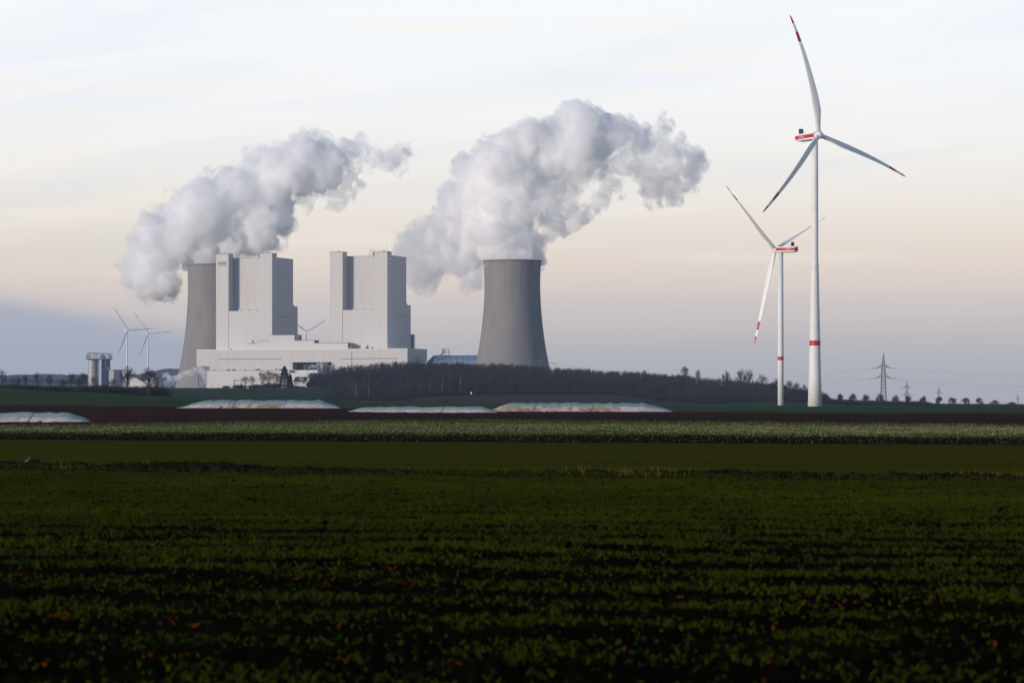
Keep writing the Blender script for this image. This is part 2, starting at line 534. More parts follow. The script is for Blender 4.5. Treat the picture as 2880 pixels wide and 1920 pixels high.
def ground_z(u, d):
    u = np.asarray(u, float)
    d = np.asarray(d, float)
    u, d = np.broadcast_arrays(u, d)
    i = np.clip(np.searchsorted(TD, d) - 1, 0, len(TD) - 2)
    j = np.clip(np.searchsorted(US, u) - 1, 0, len(US) - 2)
    a = np.clip((d - TD[i]) / (TD[i + 1] - TD[i]), 0, 1)
    b = np.clip((u - US[j]) / (US[j + 1] - US[j]), 0, 1)
    b = b * b * (3 - 2 * b)
    z = (TZ[i, j] * (1 - b) + TZ[i, j + 1] * b) * (1 - a) + (TZ[i + 1, j] * (1 - b) + TZ[i + 1, j + 1] * b) * a
    return np.where(d < TD[0], 0.0, z)


def G(u, d):
    return Vector(((u - 1440.0) * d / F, d, float(ground_z(u, d))))


def curve_u(pts):
    xs, ys = zip(*pts)
    return lambda u: np.interp(u, xs, ys)


def vrow(v, z=0.0):
    return (HC - z) * F / (v - HV)


D0 = curve_u([(-3000, 34), (6000, 34)])
D1 = curve_u([(-1000, vrow(1312)), (0, vrow(1322)), (900, vrow(1335)), (1900, vrow(1346)), (2880, vrow(1352)), (4000, vrow(1360))])
D2 = curve_u([(-1000, vrow(1290)), (0, vrow(1298)), (900, vrow(1316)), (1900, vrow(1328)), (2880, vrow(1337)), (4000, vrow(1345))])
D3 = curve_u([(-1000, vrow(1233)), (0, vrow(1236)), (1400, vrow(1243)), (2880, vrow(1250)), (4000, vrow(1256))])
_d4 = curve_u([(-1000, 340), (0, 356), (350, 375), (700, 425), (1400, 455), (2100, 405), (2880, 368), (4000, 340)])
_r4 = random.Random(4)
D4 = curve_u([(u, float(_d4(u)) + _r4.uniform(-5, 5)) for u in range(-1000, 4001, 40)])
_r = random.Random(3)
D5 = curve_u([(u, 1000 + _r.uniform(-22, 22)) for u in range(-3000, 6001, 60)])
D6 = curve_u([(-3000, 1780), (6000, 2215)])
D7 = curve_u([(-3000, 3100), (6000, 3100)])
D8 = curve_u([(-3000, 40000), (6000, 40000)])
UG = np.concatenate([np.linspace(-1500, -200, 14), np.arange(-100, 3000, 16), np.linspace(3080, 4400, 14)])


def band(name, da, db, rows, mat, rough=0.0, keep=None, power=1.0):
    nu = len(UG)
    t = (np.linspace(0, 1, rows + 1) ** power)[:, None]
    D = da(UG)[None, :] * (1 - t) + db(UG)[None, :] * t
    U = np.broadcast_to(UG[None, :], D.shape)
    Z = ground_z(U, D)
    if rough:
        ns = RNG.normal(0, rough, D.shape)
        ns[0, :] = ns[-1, :] = 0
        Z = Z + ns
    V = np.stack([(U - 1440) * D / F, D, Z], -1).reshape(-1, 3)
    idx = np.arange((rows + 1) * nu).reshape(rows + 1, nu)
    Q = np.stack([idx[:-1, :-1], idx[:-1, 1:], idx[1:, 1:], idx[1:, :-1]], -1).reshape(-1, 4)
    if keep is not None:
        uc = U.reshape(-1)[Q].mean(1)
        dc = D.reshape(-1)[Q].mean(1)
        Q = Q[keep(uc, dc)]
    o = np_obj(name, V, Q, mat, smooth=True)
    tag(o, kind='structure')
    return o


# the near ground beside and behind the camera
mb = MB()
gx = np.linspace(-2500, 2500, 21)
mb.box(-2500, 2500, -2500, 34.05, -1.2, -0.012)
tag(mb.build('ground', 'soil_fore'), kind='structure')
band('foreground_field', D0, D1, 60, 'soil_fore', 0.018, power=1.6)
band('verge', D1, D2, 10, 'strip', 0.03)
band('stubble_field', D2, D3, 24, 'stubble', 0.01)
band('crop_strip_ground', D3, D4, 16, 'cropsoil')
band('ploughed_field', D4, D5, 60, 'soil_plough', 0.05)
band('winter_crop_field', D5, D6, 60, 'green')


def fallow_mask(u, d):
    e = np.interp(u, [700, 760, 830, 900, 1000, 1850, 1950], [2900, 2700, 2500, 2350, 2230, 2230, 2320])
    left = np.interp(d, [2215, 2500, 2820], [990, 800, 700])
    right = np.interp(d, [2215, 2330, 2600], [1700, 1890, 1960])
    return (u > left) & (u < right) & ((u > 1180) | (d < 2830))


band('fallow_field', D6, D7, 50, 'fallow', keep=fallow_mask)
band('far_crop_field', D6, D7, 50, 'greenfar', keep=lambda u, d: ~fallow_mask(u, d))
band('distant_land', D7, D8, 40, 'farground', power=2.2)

# distant wooded hills on the left
hu = np.arange(-900, 1500, 5.0)
htop = np.interp(hu, [-900, -300, 0, 120, 240, 330, 395, 420, 445, 480, 520, 560, 700, 1000, 1500], [1062, 1054, 1055, 1052, 1053, 1058, 1052, 1044, 1039, 1036, 1038, 1046, 1070, 1090, 1110])
htop = htop + RNG.normal(0, 0.7, len(hu)) + 1.2 * np.sin(hu * 0.11) * np.sin(hu * 0.037 + 1)
DH = 11000.0
V, Q = [], []
for i, (u, t) in enumerate(zip(hu, htop)):
    for k, (v, dd) in enumerate(((1125, 9600), (1090, 10300), ((t + 1090) / 2, 10700), (t, DH), (1130, 13500))):
        V.append(P(u, v, dd))
for i in range(len(hu) - 1):
    for k in range(4):
        a = i * 5 + k
        Q.append((a, a + 5, a + 6, a + 1))
tag(mesh_obj('hills', V, Q, 'hill'), kind='structure')

# ------------------------------------------------------------------ power station
YAW = R(20.0)
EX = Vector((math.cos(YAW), -math.sin(YAW), 0))
EY = Vector((math.sin(YAW), math.cos(YAW), 0))
O0 = P(765, HV, 3700)
O0.z = 0


def s_at(u, t):
    k = (u - 1440.0) / F
    return (k * (O0.y + t * EY.y) - O0.x - t * EY.x) / (EX.x - k * EX.y)


def t_at(u, s):
    k = (u - 1440.0) / F
    return (k * (O0.y + s * EX.y) - O0.x - s * EX.x) / (EY.x - k * EY.y)


def W(s, t, z):
    p = O0 + EX * s + EY * t
    return Vector((p.x, p.y, z))


def z_at(s, t, v):
    return HC - (v - HV) * W(s, t, 0).y / F


def pbox(mb, s0, s1, t0, t1, z0, z1, z1b=None):
    """block in the plant's own frame; z1b gives the roof height at the far side"""
    zb = z1 if z1b is None else z1b
    return mb.hexa([W(s0, t0, z0), W(s1, t0, z0), W(s1, t1, z0), W(s0, t1, z0), W(s0, t0, z1), W(s1, t0, z1), W(s1, t1, zb), W(s0, t1, zb)])


ZG = 12.0


def boiler_house(uL0, uL1, uLr, uR0, uR1, uRs, uB, uA, vL, vR, vC, vF, vA, label, sign_front):
    s0, s1, s2, s3 = s_at(uL0, 0), s_at(uL1, 0), s_at(uR0, 0), s_at(uR1, 0)
    tr = t_at(uLr, s1)
    tb = t_at(uB, s3)
    ta = t_at(uA, s3)
    b = thing('boiler_house', W(s3, 0, ZG), label, 'power station', 'boiler houses of the power station')
    zL, zR = z_at(s0, 0, vL), z_at(s3, 0, vR)
    zC = z_at(s2, tr, vC)
    mb = MB(); pbox(mb, s0, s1, 0, tr, ZG, zL)
    tw = mb.build('stair_tower', 'cladding', b)
    mb = MB(); pbox(mb, s2, s3, 0, tr - 0.15, ZG, zR)
    tw2 = mb.build('stair_tower', 'cladding', b)
    for o, a, c, z in ((tw, s0, s1, zL), (tw2, s2, s3, zR)):
        mb = MB(); pbox(mb, a - 0.25, c + 0.25, -0.25, tr + 0.2, z + 0.003, z + 0.55)
        mb.build('parapet', 'trim', o)
    # main block with a very slightly bowed front between the towers
    mb = MB(); pbox(mb, s0 + 0.35, s3 - 0.35, tr, tb, ZG, zC)
    core = mb.build('main_block', 'cladding_warm', b)
    mb = MB(); pbox(mb, s0 + 0.2, s3 - 0.2, tr - 0.1, tb + 0.2, zC + 0.003, zC + 0.5)
    mb.build('parapet', 'trim', core)
    zF = z_at(s2, 0, vF)
    mb = MB(); pbox(mb, s1 + 0.28, s2 - 0.28, 0.5, tr - 0.02, ZG, zF)
    fr = mb.build('lower_front', 'cladding', b)
    mb = MB()
    for k in range(9):
        s = s1 + 0.6 + (s2 - s1 - 1.2) * k / 8
        p = W(s, 0.8, zF)
        mb.tube(p, p + Vector((0, 0, 1.3)), 0.07, n=5)
    mb.tube(W(s1 + 0.5, 0.8, zF + 1.3), W(s2 - 0.5, 0.8, zF + 1.3), 0.07, n=5)
    mb.tube(W(s1 + 0.5, 0.8, zF + 0.7), W(s2 - 0.5, 0.8, zF + 0.7), 0.06, n=5)
    mb.build('railing', 'steel', fr)
    for k in range(3):
        s = s1 + (s2 - s1) * (0.3 + 0.25 * k)
        mb = MB(); pbox(mb, s, s + 2.2, 3, 6, zF + 0.002, zF + 1.8)
        mb.build('roof_unit', 'white', fr)
    # vertical joints each side of the lower front
    for s in (s1 + 0.14, s2 - 0.14):
        mb = MB(); pbox(mb, s - 0.13, s + 0.13, 0.7, 1.0, ZG, zF - 0.2)
        mb.build('joint', 'trim', fr)
    # annex at the rear
    zA = z_at(s3, tb, vA)
    mb = MB(); pbox(mb, s0 + 2, s3 - 0.4, tb + 0.01, ta, ZG, zA)
    an = mb.build('annex', 'cladding_warm', b)
    mb = MB(); pbox(mb, s3 - 0.9, s3 - 0.2, tb + 0.02, tb + 2.2, zA + 0.002, zA + 2.0)
    mb.build('roof_unit', 'steel', an)
    # horizontal joint on the shaded side wall
    zj = z_at(s3, tr, vA + 29)
    mb = MB(); pbox(mb, s3 - 0.34, s3 - 0.14, tr + 8, tb - 0.5, zj, zj + 0.45)
    mb.build('joint', 'trim', core)
    # vent on the roof
    sv = s1 + (s2 - s1) * 0.80
    p = W(sv, tr + 6, zC)
    mb = MB(); mb.tube(p, p + Vector((0, 0, 4.6)), 2.0, n=16)
    vt = mb.build('roof_vent', 'steel', core)
    mb = MB(); mb.tube(p + Vector((0, 0, 4.6)), p + Vector((0, 0, 5.2)), 2.3, n=16)
    mb.build('vent_cap', 'trim', vt)
    for o, a, c, z in ((tw, s0, s1, zL), (tw2, s2, s3, zR)):
        mb = MB(); q = W((a + c) / 2 + 2, 4, z + 0.5)
        mb.box(q.x - 1, q.x + 1, q.y - 1, q.y + 1, q.z, q.z + 1.1)
        mb.build('roof_unit', 'steel', o)
    # sign
    if sign_front:
        sa, sb = s_at(613.6, 0), s_at(637, 0)
        za, zb = z_at(s0, 0, 749), z_at(s0, 0, 735)
        mb = MB(); pbox(mb, sa, sb, -0.25, -0.01, za, zb)
        sg = mb.build('sign_panel', 'sign', tw, label='grey sign panel lettered RWE')
        w = sb - sa
        put_text('RWE', 'lettering', W(sa + 0.04 * w, -0.25, za + (zb - za) * 0.30), EX * (w * 0.92), Vector((0, 0, (zb - za) * 0.48)), EY * -0.15, 'letter', sg)
    else:
        ta0, tb0 = t_at(uR1 + 2.2, s3), t_at(uR1 + 10.8, s3)
        za, zb = z_at(s3, 0, 741), z_at(s3, 0, 727)
        mb = MB(); pbox(mb, s3 + 0.01, s3 + 0.25, ta0, tb0, za, zb)
        sg = mb.build('sign_panel', 'signblue', tw2, label='pale sign panel lettered RWE on the shaded side')
        w = tb0 - ta0
        put_text('RWE', 'lettering', W(s3 + 0.25, ta0 + 0.06 * w, za + (zb - za) * 0.30), EY * (w * 0.88), Vector((0, 0, (zb - za) * 0.46)), EX * 0.15, 'letterdark', sg)
        q = W((s2 + s3) / 2 + 5, tr * 0.4, zR)
        mb = MB()
        mb.tube(q, q + Vector((0, 0, 14.5)), 0.32, 0.10, n=6)
        for k in range(5):
            mb.tube(q + Vector((-0.6, 0, 2 + k * 2.2)), q + Vector((0.6, 0, 2 + k * 2.2)), 0.09, n=4)
        mb.box(q.x - 3, q.x + 3, q.y - 1, q.y + 1, q.z + 0.55, q.z + 1.6)
        mb.build('antenna_mast', 'white', tw2)
    return dict(s0=s0, s1=s1, s2=s2, s3=s3, tr=tr, tb=tb, ta=ta, root=b)


A = boiler_house(607.5, 642.5, 655.8, 730, 765.3, 778, 825, 838, 714.5, 712.2, 725.5, 873.5, 861,
                 'tall pale boiler house behind the cooling tower, grey RWE sign on its sunlit front', True)
B = boiler_house(927.6, 963.3, 976, 1053.3, 1089.3, 1101.4, 1143.5, 1156, 709.5, 707.5, 720, 870.7, 857,
                 'tall pale boiler house with a roof antenna, pale sign high on its shaded side', False)
# small stair frame behind the second house
s3, ta = B['s3'], B['ta']
zz = z_at(s3, ta, 940)
t2 = t_at(1165, s3 - 2)
mb = MB(); pbox(mb, s3 - 14, s3 - 2, ta + 0.02, t2, ZG, zz)
mb.build('annex', 'steelblue', B['root'])
mb = MB()
for k in range(7):
    z = zz - 2 - k * 4.5
    pbox(mb, s3 - 2, s3 - 0.6, ta + 2, t2 - 1, z, z + 0.4)
for t in (ta + 2, t2 - 1):
    pbox(mb, s3 - 1.0, s3 - 0.62, t, t + 0.4, ZG + 40, zz + 1)
mb.build('outside_stair', 'steel', B['root'])

# turbine hall: the long low block in front
TH = -30.0
hs0, hs1 = s_at(553, TH), s_at(1146, TH)
ht1 = t_at(1201, hs1)
hz = z_at(hs0, TH, 984)
hzr = z_at(hs1, TH, 980.5)
hz = (hz + hzr) / 2
z1019 = z_at(0, TH, 1019)
z1030 = z_at(hs0, TH, 1030)
hall = thing('turbine_hall', W(hs0, TH, ZG), 'long low pale turbine hall running in front of both boiler houses', 'power station')
mb = MB(); pbox(mb, hs0, hs1, TH, ht1, z1019, hz)
up = mb.build('upper_block', 'cladding_warm', hall)
mb = MB(); pbox(mb, hs0 - 0.2, hs1 + 0.2, TH - 0.2, ht1 + 0.2, hz + 0.003, hz + 0.5)
mb.build('parapet', 'white', up)
sa, sb, sc_, sd = s_at(590, TH), s_at(823, TH), s_at(931, TH), s_at(1145, TH)
mb = MB(); pbox(mb, hs0 + 0.02, sa, TH + 0.04, TH + 40, z1030, z1019 - 0.02)
mb.build('cantilever', 'cladding_warm', hall)
mb = MB(); pbox(mb, sa + 0.02, sb, TH + 0.04, TH + 45, ZG, z1019 - 0.02)
mb.build('lower_block', 'cladding_warm', hall)
mb = MB(); pbox(mb, sc_, sd, TH + 0.04, TH + 45, ZG, z1019 - 0.02)
mb.build('lower_block', 'cladding_warm', hall)
mb = MB(); pbox(mb, sb + 0.05, sc_ - 0.05, TH + 14, TH + 16, ZG, z1019 - 0.03)
op = mb.build('loading_bay', 'opening', hall, label='dark recessed bay in the hall front')
mb = MB()
for k in range(1, 9):
    s = sb + (sc_ - sb) * k / 9
    pbox(mb, s - 0.35, s + 0.35, TH + 12.5, TH + 13.9, ZG, z1019 - 0.05)
mb.build('bay_column', 'steelblue', op)
for (ua, ub, v) in ((613.6, 791, 1009.6), (960.5, 1120.5, 1008.2)):
    s_a, s_b = s_at(ua, TH), s_at(ub, TH)
    z = z_at((s_a + s_b) / 2, TH, v)
    mb = MB(); pbox(mb, s_a, s_b, TH - 0.12, TH + 0.3, z - 0.42, z + 0.42)
    w = mb.build('window_band', 'trim', up)
    n = 24
    for k in range(1, n):
        s = s_a + (s_b - s_a) * k / n
        mb = MB(); pbox(mb, s - 0.08, s + 0.08, TH - 0.2, TH - 0.125, z - 0.42, z + 0.42)
        mb.build('mullion', 'steel', w)
z = z_at(hs1, 0, 1006)
mb = MB(); pbox(mb, hs1 - 0.3, hs1 + 0.12, t_at(1159, hs1), t_at(1184, hs1), z - 0.42, z + 0.42)
mb.build('window_band', 'trim', up)
for ua in (555, 569):
    s = s_at(ua, TH + 2)
    mb = MB(); pbox(mb, s, s + 1.6, TH + 1.5, TH + 3.1, ZG, z1030 - 0.01)
    mb.build('column', 'steelblue', hall)
mb = MB()
a0, b0 = W(s_at(557, TH + 2), TH + 2, ZG), W(s_at(572, TH + 2), TH + 2, ZG)
for k in range(3):
    z_a, z_b = ZG + (z1030 - ZG) * k / 3, ZG + (z1030 - ZG) * (k + 1) / 3
    mb.tube(Vector((a0.x, a0.y, z_a)), Vector((b0.x, b0.y, z_b)), 0.3, n=6)
    mb.tube(Vector((b0.x, b0.y, z_a)), Vector((a0.x, a0.y, z_b)), 0.3, n=6)
    mb.tube(Vector((a0.x, a0.y, z_b - 0.4)), Vector((b0.x, b0.y, z_b - 0.4)), 0.35, n=6)
mb.build('bracing', 'steelblue', hall)

# bunker bay: the stepped block between the hall and the boiler houses
TB = -16.0
steps = [(691, 723.5, 966), (723.5, 757, 958.4), (757, 828, 942.4), (828, 883.6, 957.5), (883.6, 977.7, 964.8)]
bay = thing('bunker_bay', W(s_at(757, TB), TB, hz), 'pale stepped roof block standing on the turbine hall between the boiler houses', 'power station')
for i, (ua, ub, v) in enumerate(steps):
    a_, b_ = s_at(ua, TB), s_at(ub, TB)
    z = z_at((a_ + b_) / 2, TB, v)
    mb = MB(); pbox(mb, a_ + (0.0 if i == 0 else 0.01), b_, TB, -0.6 - 0.02 * i, hz + 0.5, z)
    st = mb.build('step_block', 'cladding', bay)
    mb = MB(); pbox(mb, a_ - 0.1, b_ + 0.15, TB - 0.15 - 0.01 * i, -0.5 - 0.02 * i, z + 0.003, z + 0.6)
    mb.build('parapet', 'trim', st)
for (ua, v0, w, h, m_) in ((709, 966, 2.2, 4.0, 'silo'), (884.5, 964.8, 4.2, 2.4, 'steelblue'), (981, 975, 3, 3.2, 'steel')):
    p = W(s_at(ua, TB + 3), TB + 3, 0)
    z = z_at(s_at(ua, TB), TB, v0)
    mb = MB(); mb.box(p.x, p.x + w, p.y, p.y + 2, z + 0.62, z + 0.62 + h)
    mb.build('roof_unit', m_, bay)
for (ua, w, h) in ((648, 1.5, 1.6), (1028, 4, 2.4), (1032, 1.6, 5.0), (1044, 3, 2.0)):
    p = W(s_at(ua, TH + 10), TH + 10, hz + 0.5)
    mb = MB(); mb.box(p.x, p.x + w, p.y, p.y + 2.5, p.z, p.z + h)
    mb.build('roof_unit', 'steel', hall)

# low hall in front, left, and the small blocks beside the house
TL = -70.0
lz = z_at(s_at(700, TL), TL, 1042)
low = thing('low_hall', W(s_at(581, TL), TL, ZG), 'low flat roofed pale hall behind the bare trees and conifer', 'hall')
mb = MB(); pbox(mb, s_at(581, TL), s_at(813, TL), TL, TL + 26, 8, lz)
body = mb.build('wall', 'cladding', low)
mb = MB(); pbox(mb, s_at(580.5, TL), s_at(813.5, TL), TL - 0.2, TL + 26.2, lz + 0.003, lz + 0.5)
mb.build('roof_edge', 'trim', low)
for ua, w, h in ((601, 2, 1.0), (638, 4, 1.6), (652, 5, 1.5), (688, 2, 1.2), (718, 6, 1.7), (775, 2, 2.0), (784, 4, 1.6)):
    p = W(s_at(ua, TL + 6), TL + 6, lz + 0.5)
    mb = MB(); mb.box(p.x, p.x + w, p.y, p.y + 3, p.z, p.z + h)
    mb.build('roof_unit', 'trim', low)
side = thing('plant_outbuilding', W(s_at(815, TL), TL, ZG), 'small pale flat outbuilding just behind the white house', 'outbuilding')
za, zb = z_at(s_at(850, TL), TL, 1048), z_at(s_at(850, TL), TL, 1040.3)
mb = MB(); pbox(mb, s_at(814, TL), s_at(872, TL), TL + 0.5, TL + 14, 8, za)
mb.build('wall', 'cladding', side)
mb = MB(); pbox(mb, s_at(822, TL + 8), s_at(893, TL + 8), TL + 8, TL + 20, za + 0.01, zb)
mb.build('upper_wall', 'silo', side)

# cylindrical tank behind, between the boiler houses
p = P(843.5, 1000, 3790)
mb = MB(); mb.tube((p.x, p.y, 30), (p.x, p.y, P(843, 944.5, 3790).z), 2.3, n=20)
tk = thing('tank', (p.x, p.y, 30), 'small grey vertical tank at the foot of the boiler house, beside the distant rotor', 'tank')
o = mb.build('tank_shell', 'silo', tk, smooth=False)
mb = MB(); mb.tube((p.x, p.y, P(843, 944.5, 3790).z + 0.01), (p.x, p.y, P(843, 942, 3790).z), 2.4, 1.2, n=20)
mb.build('tank_top', 'steel', tk)


# cooling towers
def cooling_tower(u, d, rtop, prof_v, label):
    c = P(u, HV, d)
    ct = thing('cooling_tower', (c.x, c.y, ZG - 2), label, 'cooling tower', 'cooling towers')
    prof = []
    for v, rp in prof_v:
        prof.append((rp * d / F, HC - (v - HV) * d / F))
    vs = np.interp
    zs = np.array([q[1] for q in prof]); rs = np.array([q[0] for q in prof])
    zz = np.linspace(zs[0], zs[-1], 60)
    # smooth profile through the control radii
    co = np.polyfit(zs, rs, 4)
    out = [(float(np.polyval(co, z)), float(z)) for z in zz]
    mb = MB(); mb.lathe(c.x, c.y, out, n=128)
    sh = mb.build('shell', 'concrete', ct, smooth=True)
    rt, zt = out[-1]
    inner = [(rt - 0.9, zt), (rt - 1.2, zt - 3), (rt - 2.5, zt - 30)]
    mb = MB(); mb.lathe(c.x, c.y, [(rt + 0.75, zt - 1.6), (rt + 0.8, zt + 0.02), (rt - 0.9, zt + 0.05)], n=128)
    mb.build('rim', 'concrete_dark', ct)
    mb = MB(); mb.lathe(c.x, c.y, inner, n=96)
    mb.build('inner_wall', 'concrete', ct, smooth=True)
    # raised vertical wind ribs
    mb = MB()
    nr = 72
    for i in range(nr):
        t = 2 * math.pi * i / nr
        if math.sin(t) > 0.25:
            continue
        ca, sa_ = math.cos(t), math.sin(t)
        for k in range(0, len(out) - 3, 2):
            (r0, z0), (r1, z1) = out[k], out[k + 2]
            w = 0.10
            q = []
            for r, z in ((r0, z0), (r1, z1)):
                for rr, ss in ((r - 0.05, -w), (r + 0.08, -w), (r + 0.08, w), (r - 0.05, w)):
                    q.append((c.x + rr * ca - ss * sa_, c.y + rr * sa_ + ss * ca, z))
            mb.add(q, [(0, 1, 5, 4), (1, 2, 6, 5), (2, 3, 7, 6)])
    o = mb.build('wind_ribs', 'concrete', ct)
    o['kind'] = 'stuff'
    return ct, rt, zt, c


CT_R = cooling_tower(1441, 3500, 0, [(1100, 122), (1060, 111), (1015, 100.5), (960, 91.5), (900, 83.5), (840, 79.0), (790, 78.5), (733, 81.0)],
                     'broad grey concrete cooling tower rising behind the wood, steam spilling over its rim')
CT_L = cooling_tower(606, 3860, 0, [(1100, 116), (1060, 106), (1015, 96.5), (960, 88), (900, 81), (845, 77.5), (800, 77), (745, 79.0)],
                     'concrete cooling tower half hidden behind the boiler house with the sign')

# coal bunker hall and its frame, between the plant and the tower
d = 3640.0
k = d / F
hb = thing('coal_bunker_hall', P(1275, 1060, d), 'low blue grey arched hall between the plant and the big cooling tower', 'hall')
mb = MB()
pa, pb = P(1218, HV, d), P(1350, HV, d - 20)
rad = 13.0
ztop = P(1275, 999.5, d).z
nseg, nst = 20, 20
vs, fs = [], []
for i in range(nst + 1):
    c = pa.lerp(pb, i / nst)
    for j in range(nseg + 1):
        a = math.pi * j / nseg
        vs.append((c.x, c.y - 14 * math.cos(a), ztop - rad + rad * math.sin(a)))
for i in range(nst):
    for j in range(nseg):
        q = i * (nseg + 1) + j
        fs.append((q, q + 1, q + nseg + 2, q + nseg + 1))
mb.add(vs, fs)
mb.build('barrel_roof', 'steelblue', hb, smooth=True)
mb = MB(); mb.box(pa.x, pb.x, pa.y - 13.9, pa.y + 13.9, 20, ztop - rad + 0.1)
mb.build('wall', 'steelblue', hb)
for i in range(0, 9):
    c = pa.lerp(pb, i / 8)
    mb = MB()
    for j in range(0, 12):
        a0, a1 = math.pi * j / 12, math.pi * (j + 1) / 12
        mb.tube((c.x, c.y - 14.15 * math.cos(a0), ztop - rad + (rad + .15) * math.sin(a0)), (c.x, c.y - 14.15 * math.cos(a1), ztop - rad + (rad + .15) * math.sin(a1)), 0.3, n=5)
    mb.build('roof_rib', 'steel', hb)
mb = MB()
e0 = P(1201, 1018, d)
mb.hexa([(e0.x, e0.y - 12, 20), (pa.x - .02, e0.y - 13.5, 20), (pa.x - .02, e0.y + 13.5, 20), (e0.x, e0.y + 12, 20),
         (e0.x, e0.y - 8, e0.z), (pa.x - .02, e0.y - 6, ztop - 1), (pa.x - .02, e0.y + 6, ztop - 1), (e0.x, e0.y + 8, e0.z)])
mb.build('sloping_end', 'steelblue', hb)
fr = thing('conveyor_tower', P(1250, 1010, d - 18), 'open dark steel frame tower on the blue grey arched hall', 'steel frame')
dd = d - 16


def beam(mb, u0, v0, u1, v1, dd, r=0.35, y=0):
    mb.tube(P(u0, v0, dd) + Vector((0, y, 0)), P(u1, v1, dd) + Vector((0, y, 0)), r, n=5)


for y in (0, 7):
    for uu, vt, vb in ((1226, 999, 1016), (1243.5, 982, 1016), (1250, 982, 1010), (1262.5, 982, 1002)):
        mb = MB(); beam(mb, uu, vt, uu, vb, dd, 0.4, y); mb.build('post', 'steel', fr)
    for u0, v0, u1, v1 in ((1243, 982, 1263, 982), (1225, 999.5, 1264, 999.5), (1243, 990, 1263, 990), (1226, 1008, 1245, 1008), (1243, 999, 1250, 982), (1232, 1004, 1244, 992)):
        mb = MB(); beam(mb, u0, v0, u1, v1, dd, 0.38, y); mb.build('beam', 'steel', fr)
mb = MB(); a = P(1232, 1009, dd); b_ = P(1252, 1002, dd); mb.box(a.x, b_.x, dd, dd + 7, a.z, b_.z)
mb.build('drive_house', 'steelblue', fr)

# lattice mast in front of the hall
mm = thing('lattice_mast', P(989, 1020, 3300), 'thin lattice mast in front of the turbine hall, above the wood', 'mast')
mb = MB()
p0, p1 = P(989, 1040, 3300), P(989, 990, 3300)
for a in range(3):
    t = a * 2.1
    mb.tube(p0 + Vector((1.2 * math.cos(t), 1.2 * math.sin(t), 0)), p1 + Vector((0.3 * math.cos(t), 0.3 * math.sin(t), 0)), 0.12, n=4)
for kx in range(9):
    f0, f1 = kx / 9, (kx + 1) / 9
    for a in range(3):
        t, t2_ = a * 2.1, (a + 1) * 2.1
        q0, q1 = p0.lerp(p1, f0), p0.lerp(p1, f1)
        r0, r1 = 1.2 - 0.9 * f0, 1.2 - 0.9 * f1
        mb.tube(q0 + Vector((r0 * math.cos(t), r0 * math.sin(t), 0)), q1 + Vector((r1 * math.cos(t2_), r1 * math.sin(t2_), 0)), 0.07, n=4)
mb.build('lattice', 'steel', mm)

# silos and buildings at the left
d = 3300.0
k = d / F
sl = thing('silo_plant', P(278, 1080, d), 'pair of tall steel silos under one platform behind the hedge', 'silos')
zt = P(0, 1010.5, d).z
c1, c2 = P(261, HV, d), P(292.5, HV, d)
for nm, c, r in (('silo', c1, 13.2 * k), ('silo', c2, 17.5 * k)):
    mb = MB(); mb.tube((c.x, c.y, 15), (c.x, c.y, zt), r, n=40)
    s_ = mb.build(nm, 'silo' if c is c1 else 'steelblue', sl, smooth=False)
    for j in range(1, 7):
        z = 15 + (zt - 15) * j / 7
        mb = MB(); mb.lathe(c.x, c.y, [(r, z - 0.15), (r + 0.12, z - 0.12), (r + 0.12, z + 0.12), (r, z + 0.15)], n=40)
        mb.build('hoop', 'steel', s_)
c = P(283.5, HV, d - 9)
mb = MB(); mb.box(c.x - 1.1, c.x - 0.2, c.y - 1, c.y + 1, 15, zt)
stw = mb.build('stair_tower', 'white', sl)
for j in range(12):
    z = 17 + (zt - 17) * j / 12
    mb = MB(); mb.hexa([(c.x - .1, c.y - 1.2, z), (c.x + 1.7, c.y - 1.2, z + 1.2), (c.x + 1.7, c.y + .6, z + 1.2), (c.x - .1, c.y + .6, z),
                        (c.x - .1, c.y - 1.2, z + .35), (c.x + 1.7, c.y - 1.2, z + 1.55), (c.x + 1.7, c.y + .6, z + 1.55), (c.x - .1, c.y + .6, z + .35)])
    mb.build('stair_flight', 'white', stw)
a, b_ = P(244.5, 1010.5, d), P(313, 1007.5, d)
mb = MB(); mb.box(a.x, b_.x, d - 9, d + 9, a.z + 0.01, b_.z)
pl = mb.build('platform', 'trim', sl)
for y in (-8.5, 8.5):
    for uu in (246, 250, 269, 289, 307.5, 312):
        mb = MB(); beam(mb, uu, 1008, uu, 993 if uu not in (246, 312) else 997, d, 0.35, y); mb.build('post', 'trim', sl)
    mb = MB(); beam(mb, 249, 993.4, 310, 994.4, d, 0.5, y); mb.build('top_beam', 'trim', sl)
    mb = MB(); beam(mb, 246, 1001.5, 312, 1001.5, d, 0.2, y); mb.build('railing', 'trim', sl)
    mb = MB(); beam(mb, 246, 997, 250, 1007, d, 0.25, y); beam(mb, 312, 997, 308, 1007, d, 0.25, y); mb.build('brace', 'trim', sl)
a, b_ = P(282, 1007.4, d), P(298, 998, d)
mb = MB(); mb.hexa([(a.x, d - 5, a.z), (b_.x, d - 5, a.z), (b_.x, d + 4, a.z), (a.x, d + 4, a.z), (a.x + 2, d - 5, b_.z), (b_.x - 2, d - 5, b_.z), (b_.x - 2, d + 4, b_.z), (a.x + 2, d + 4, b_.z)])
mb.build('head_house', 'steelblue', sl)
for (uu, vv) in ((303.5, 1035), (289, 1041.5), (288, 1075)):
    p = P(uu, vv, d - 8.6)
    mb = MB(); mb.box(p.x - .45, p.x + .45, p.y - .3, p.y, p.z - .45, p.z + .45)
    mb.build('lamp_housing', 'white', sl)
d = 3250.0
bb = thing('conveyor_house', P(325, 1085, d), 'plain dark block building between the silos and the bare tree', 'building')
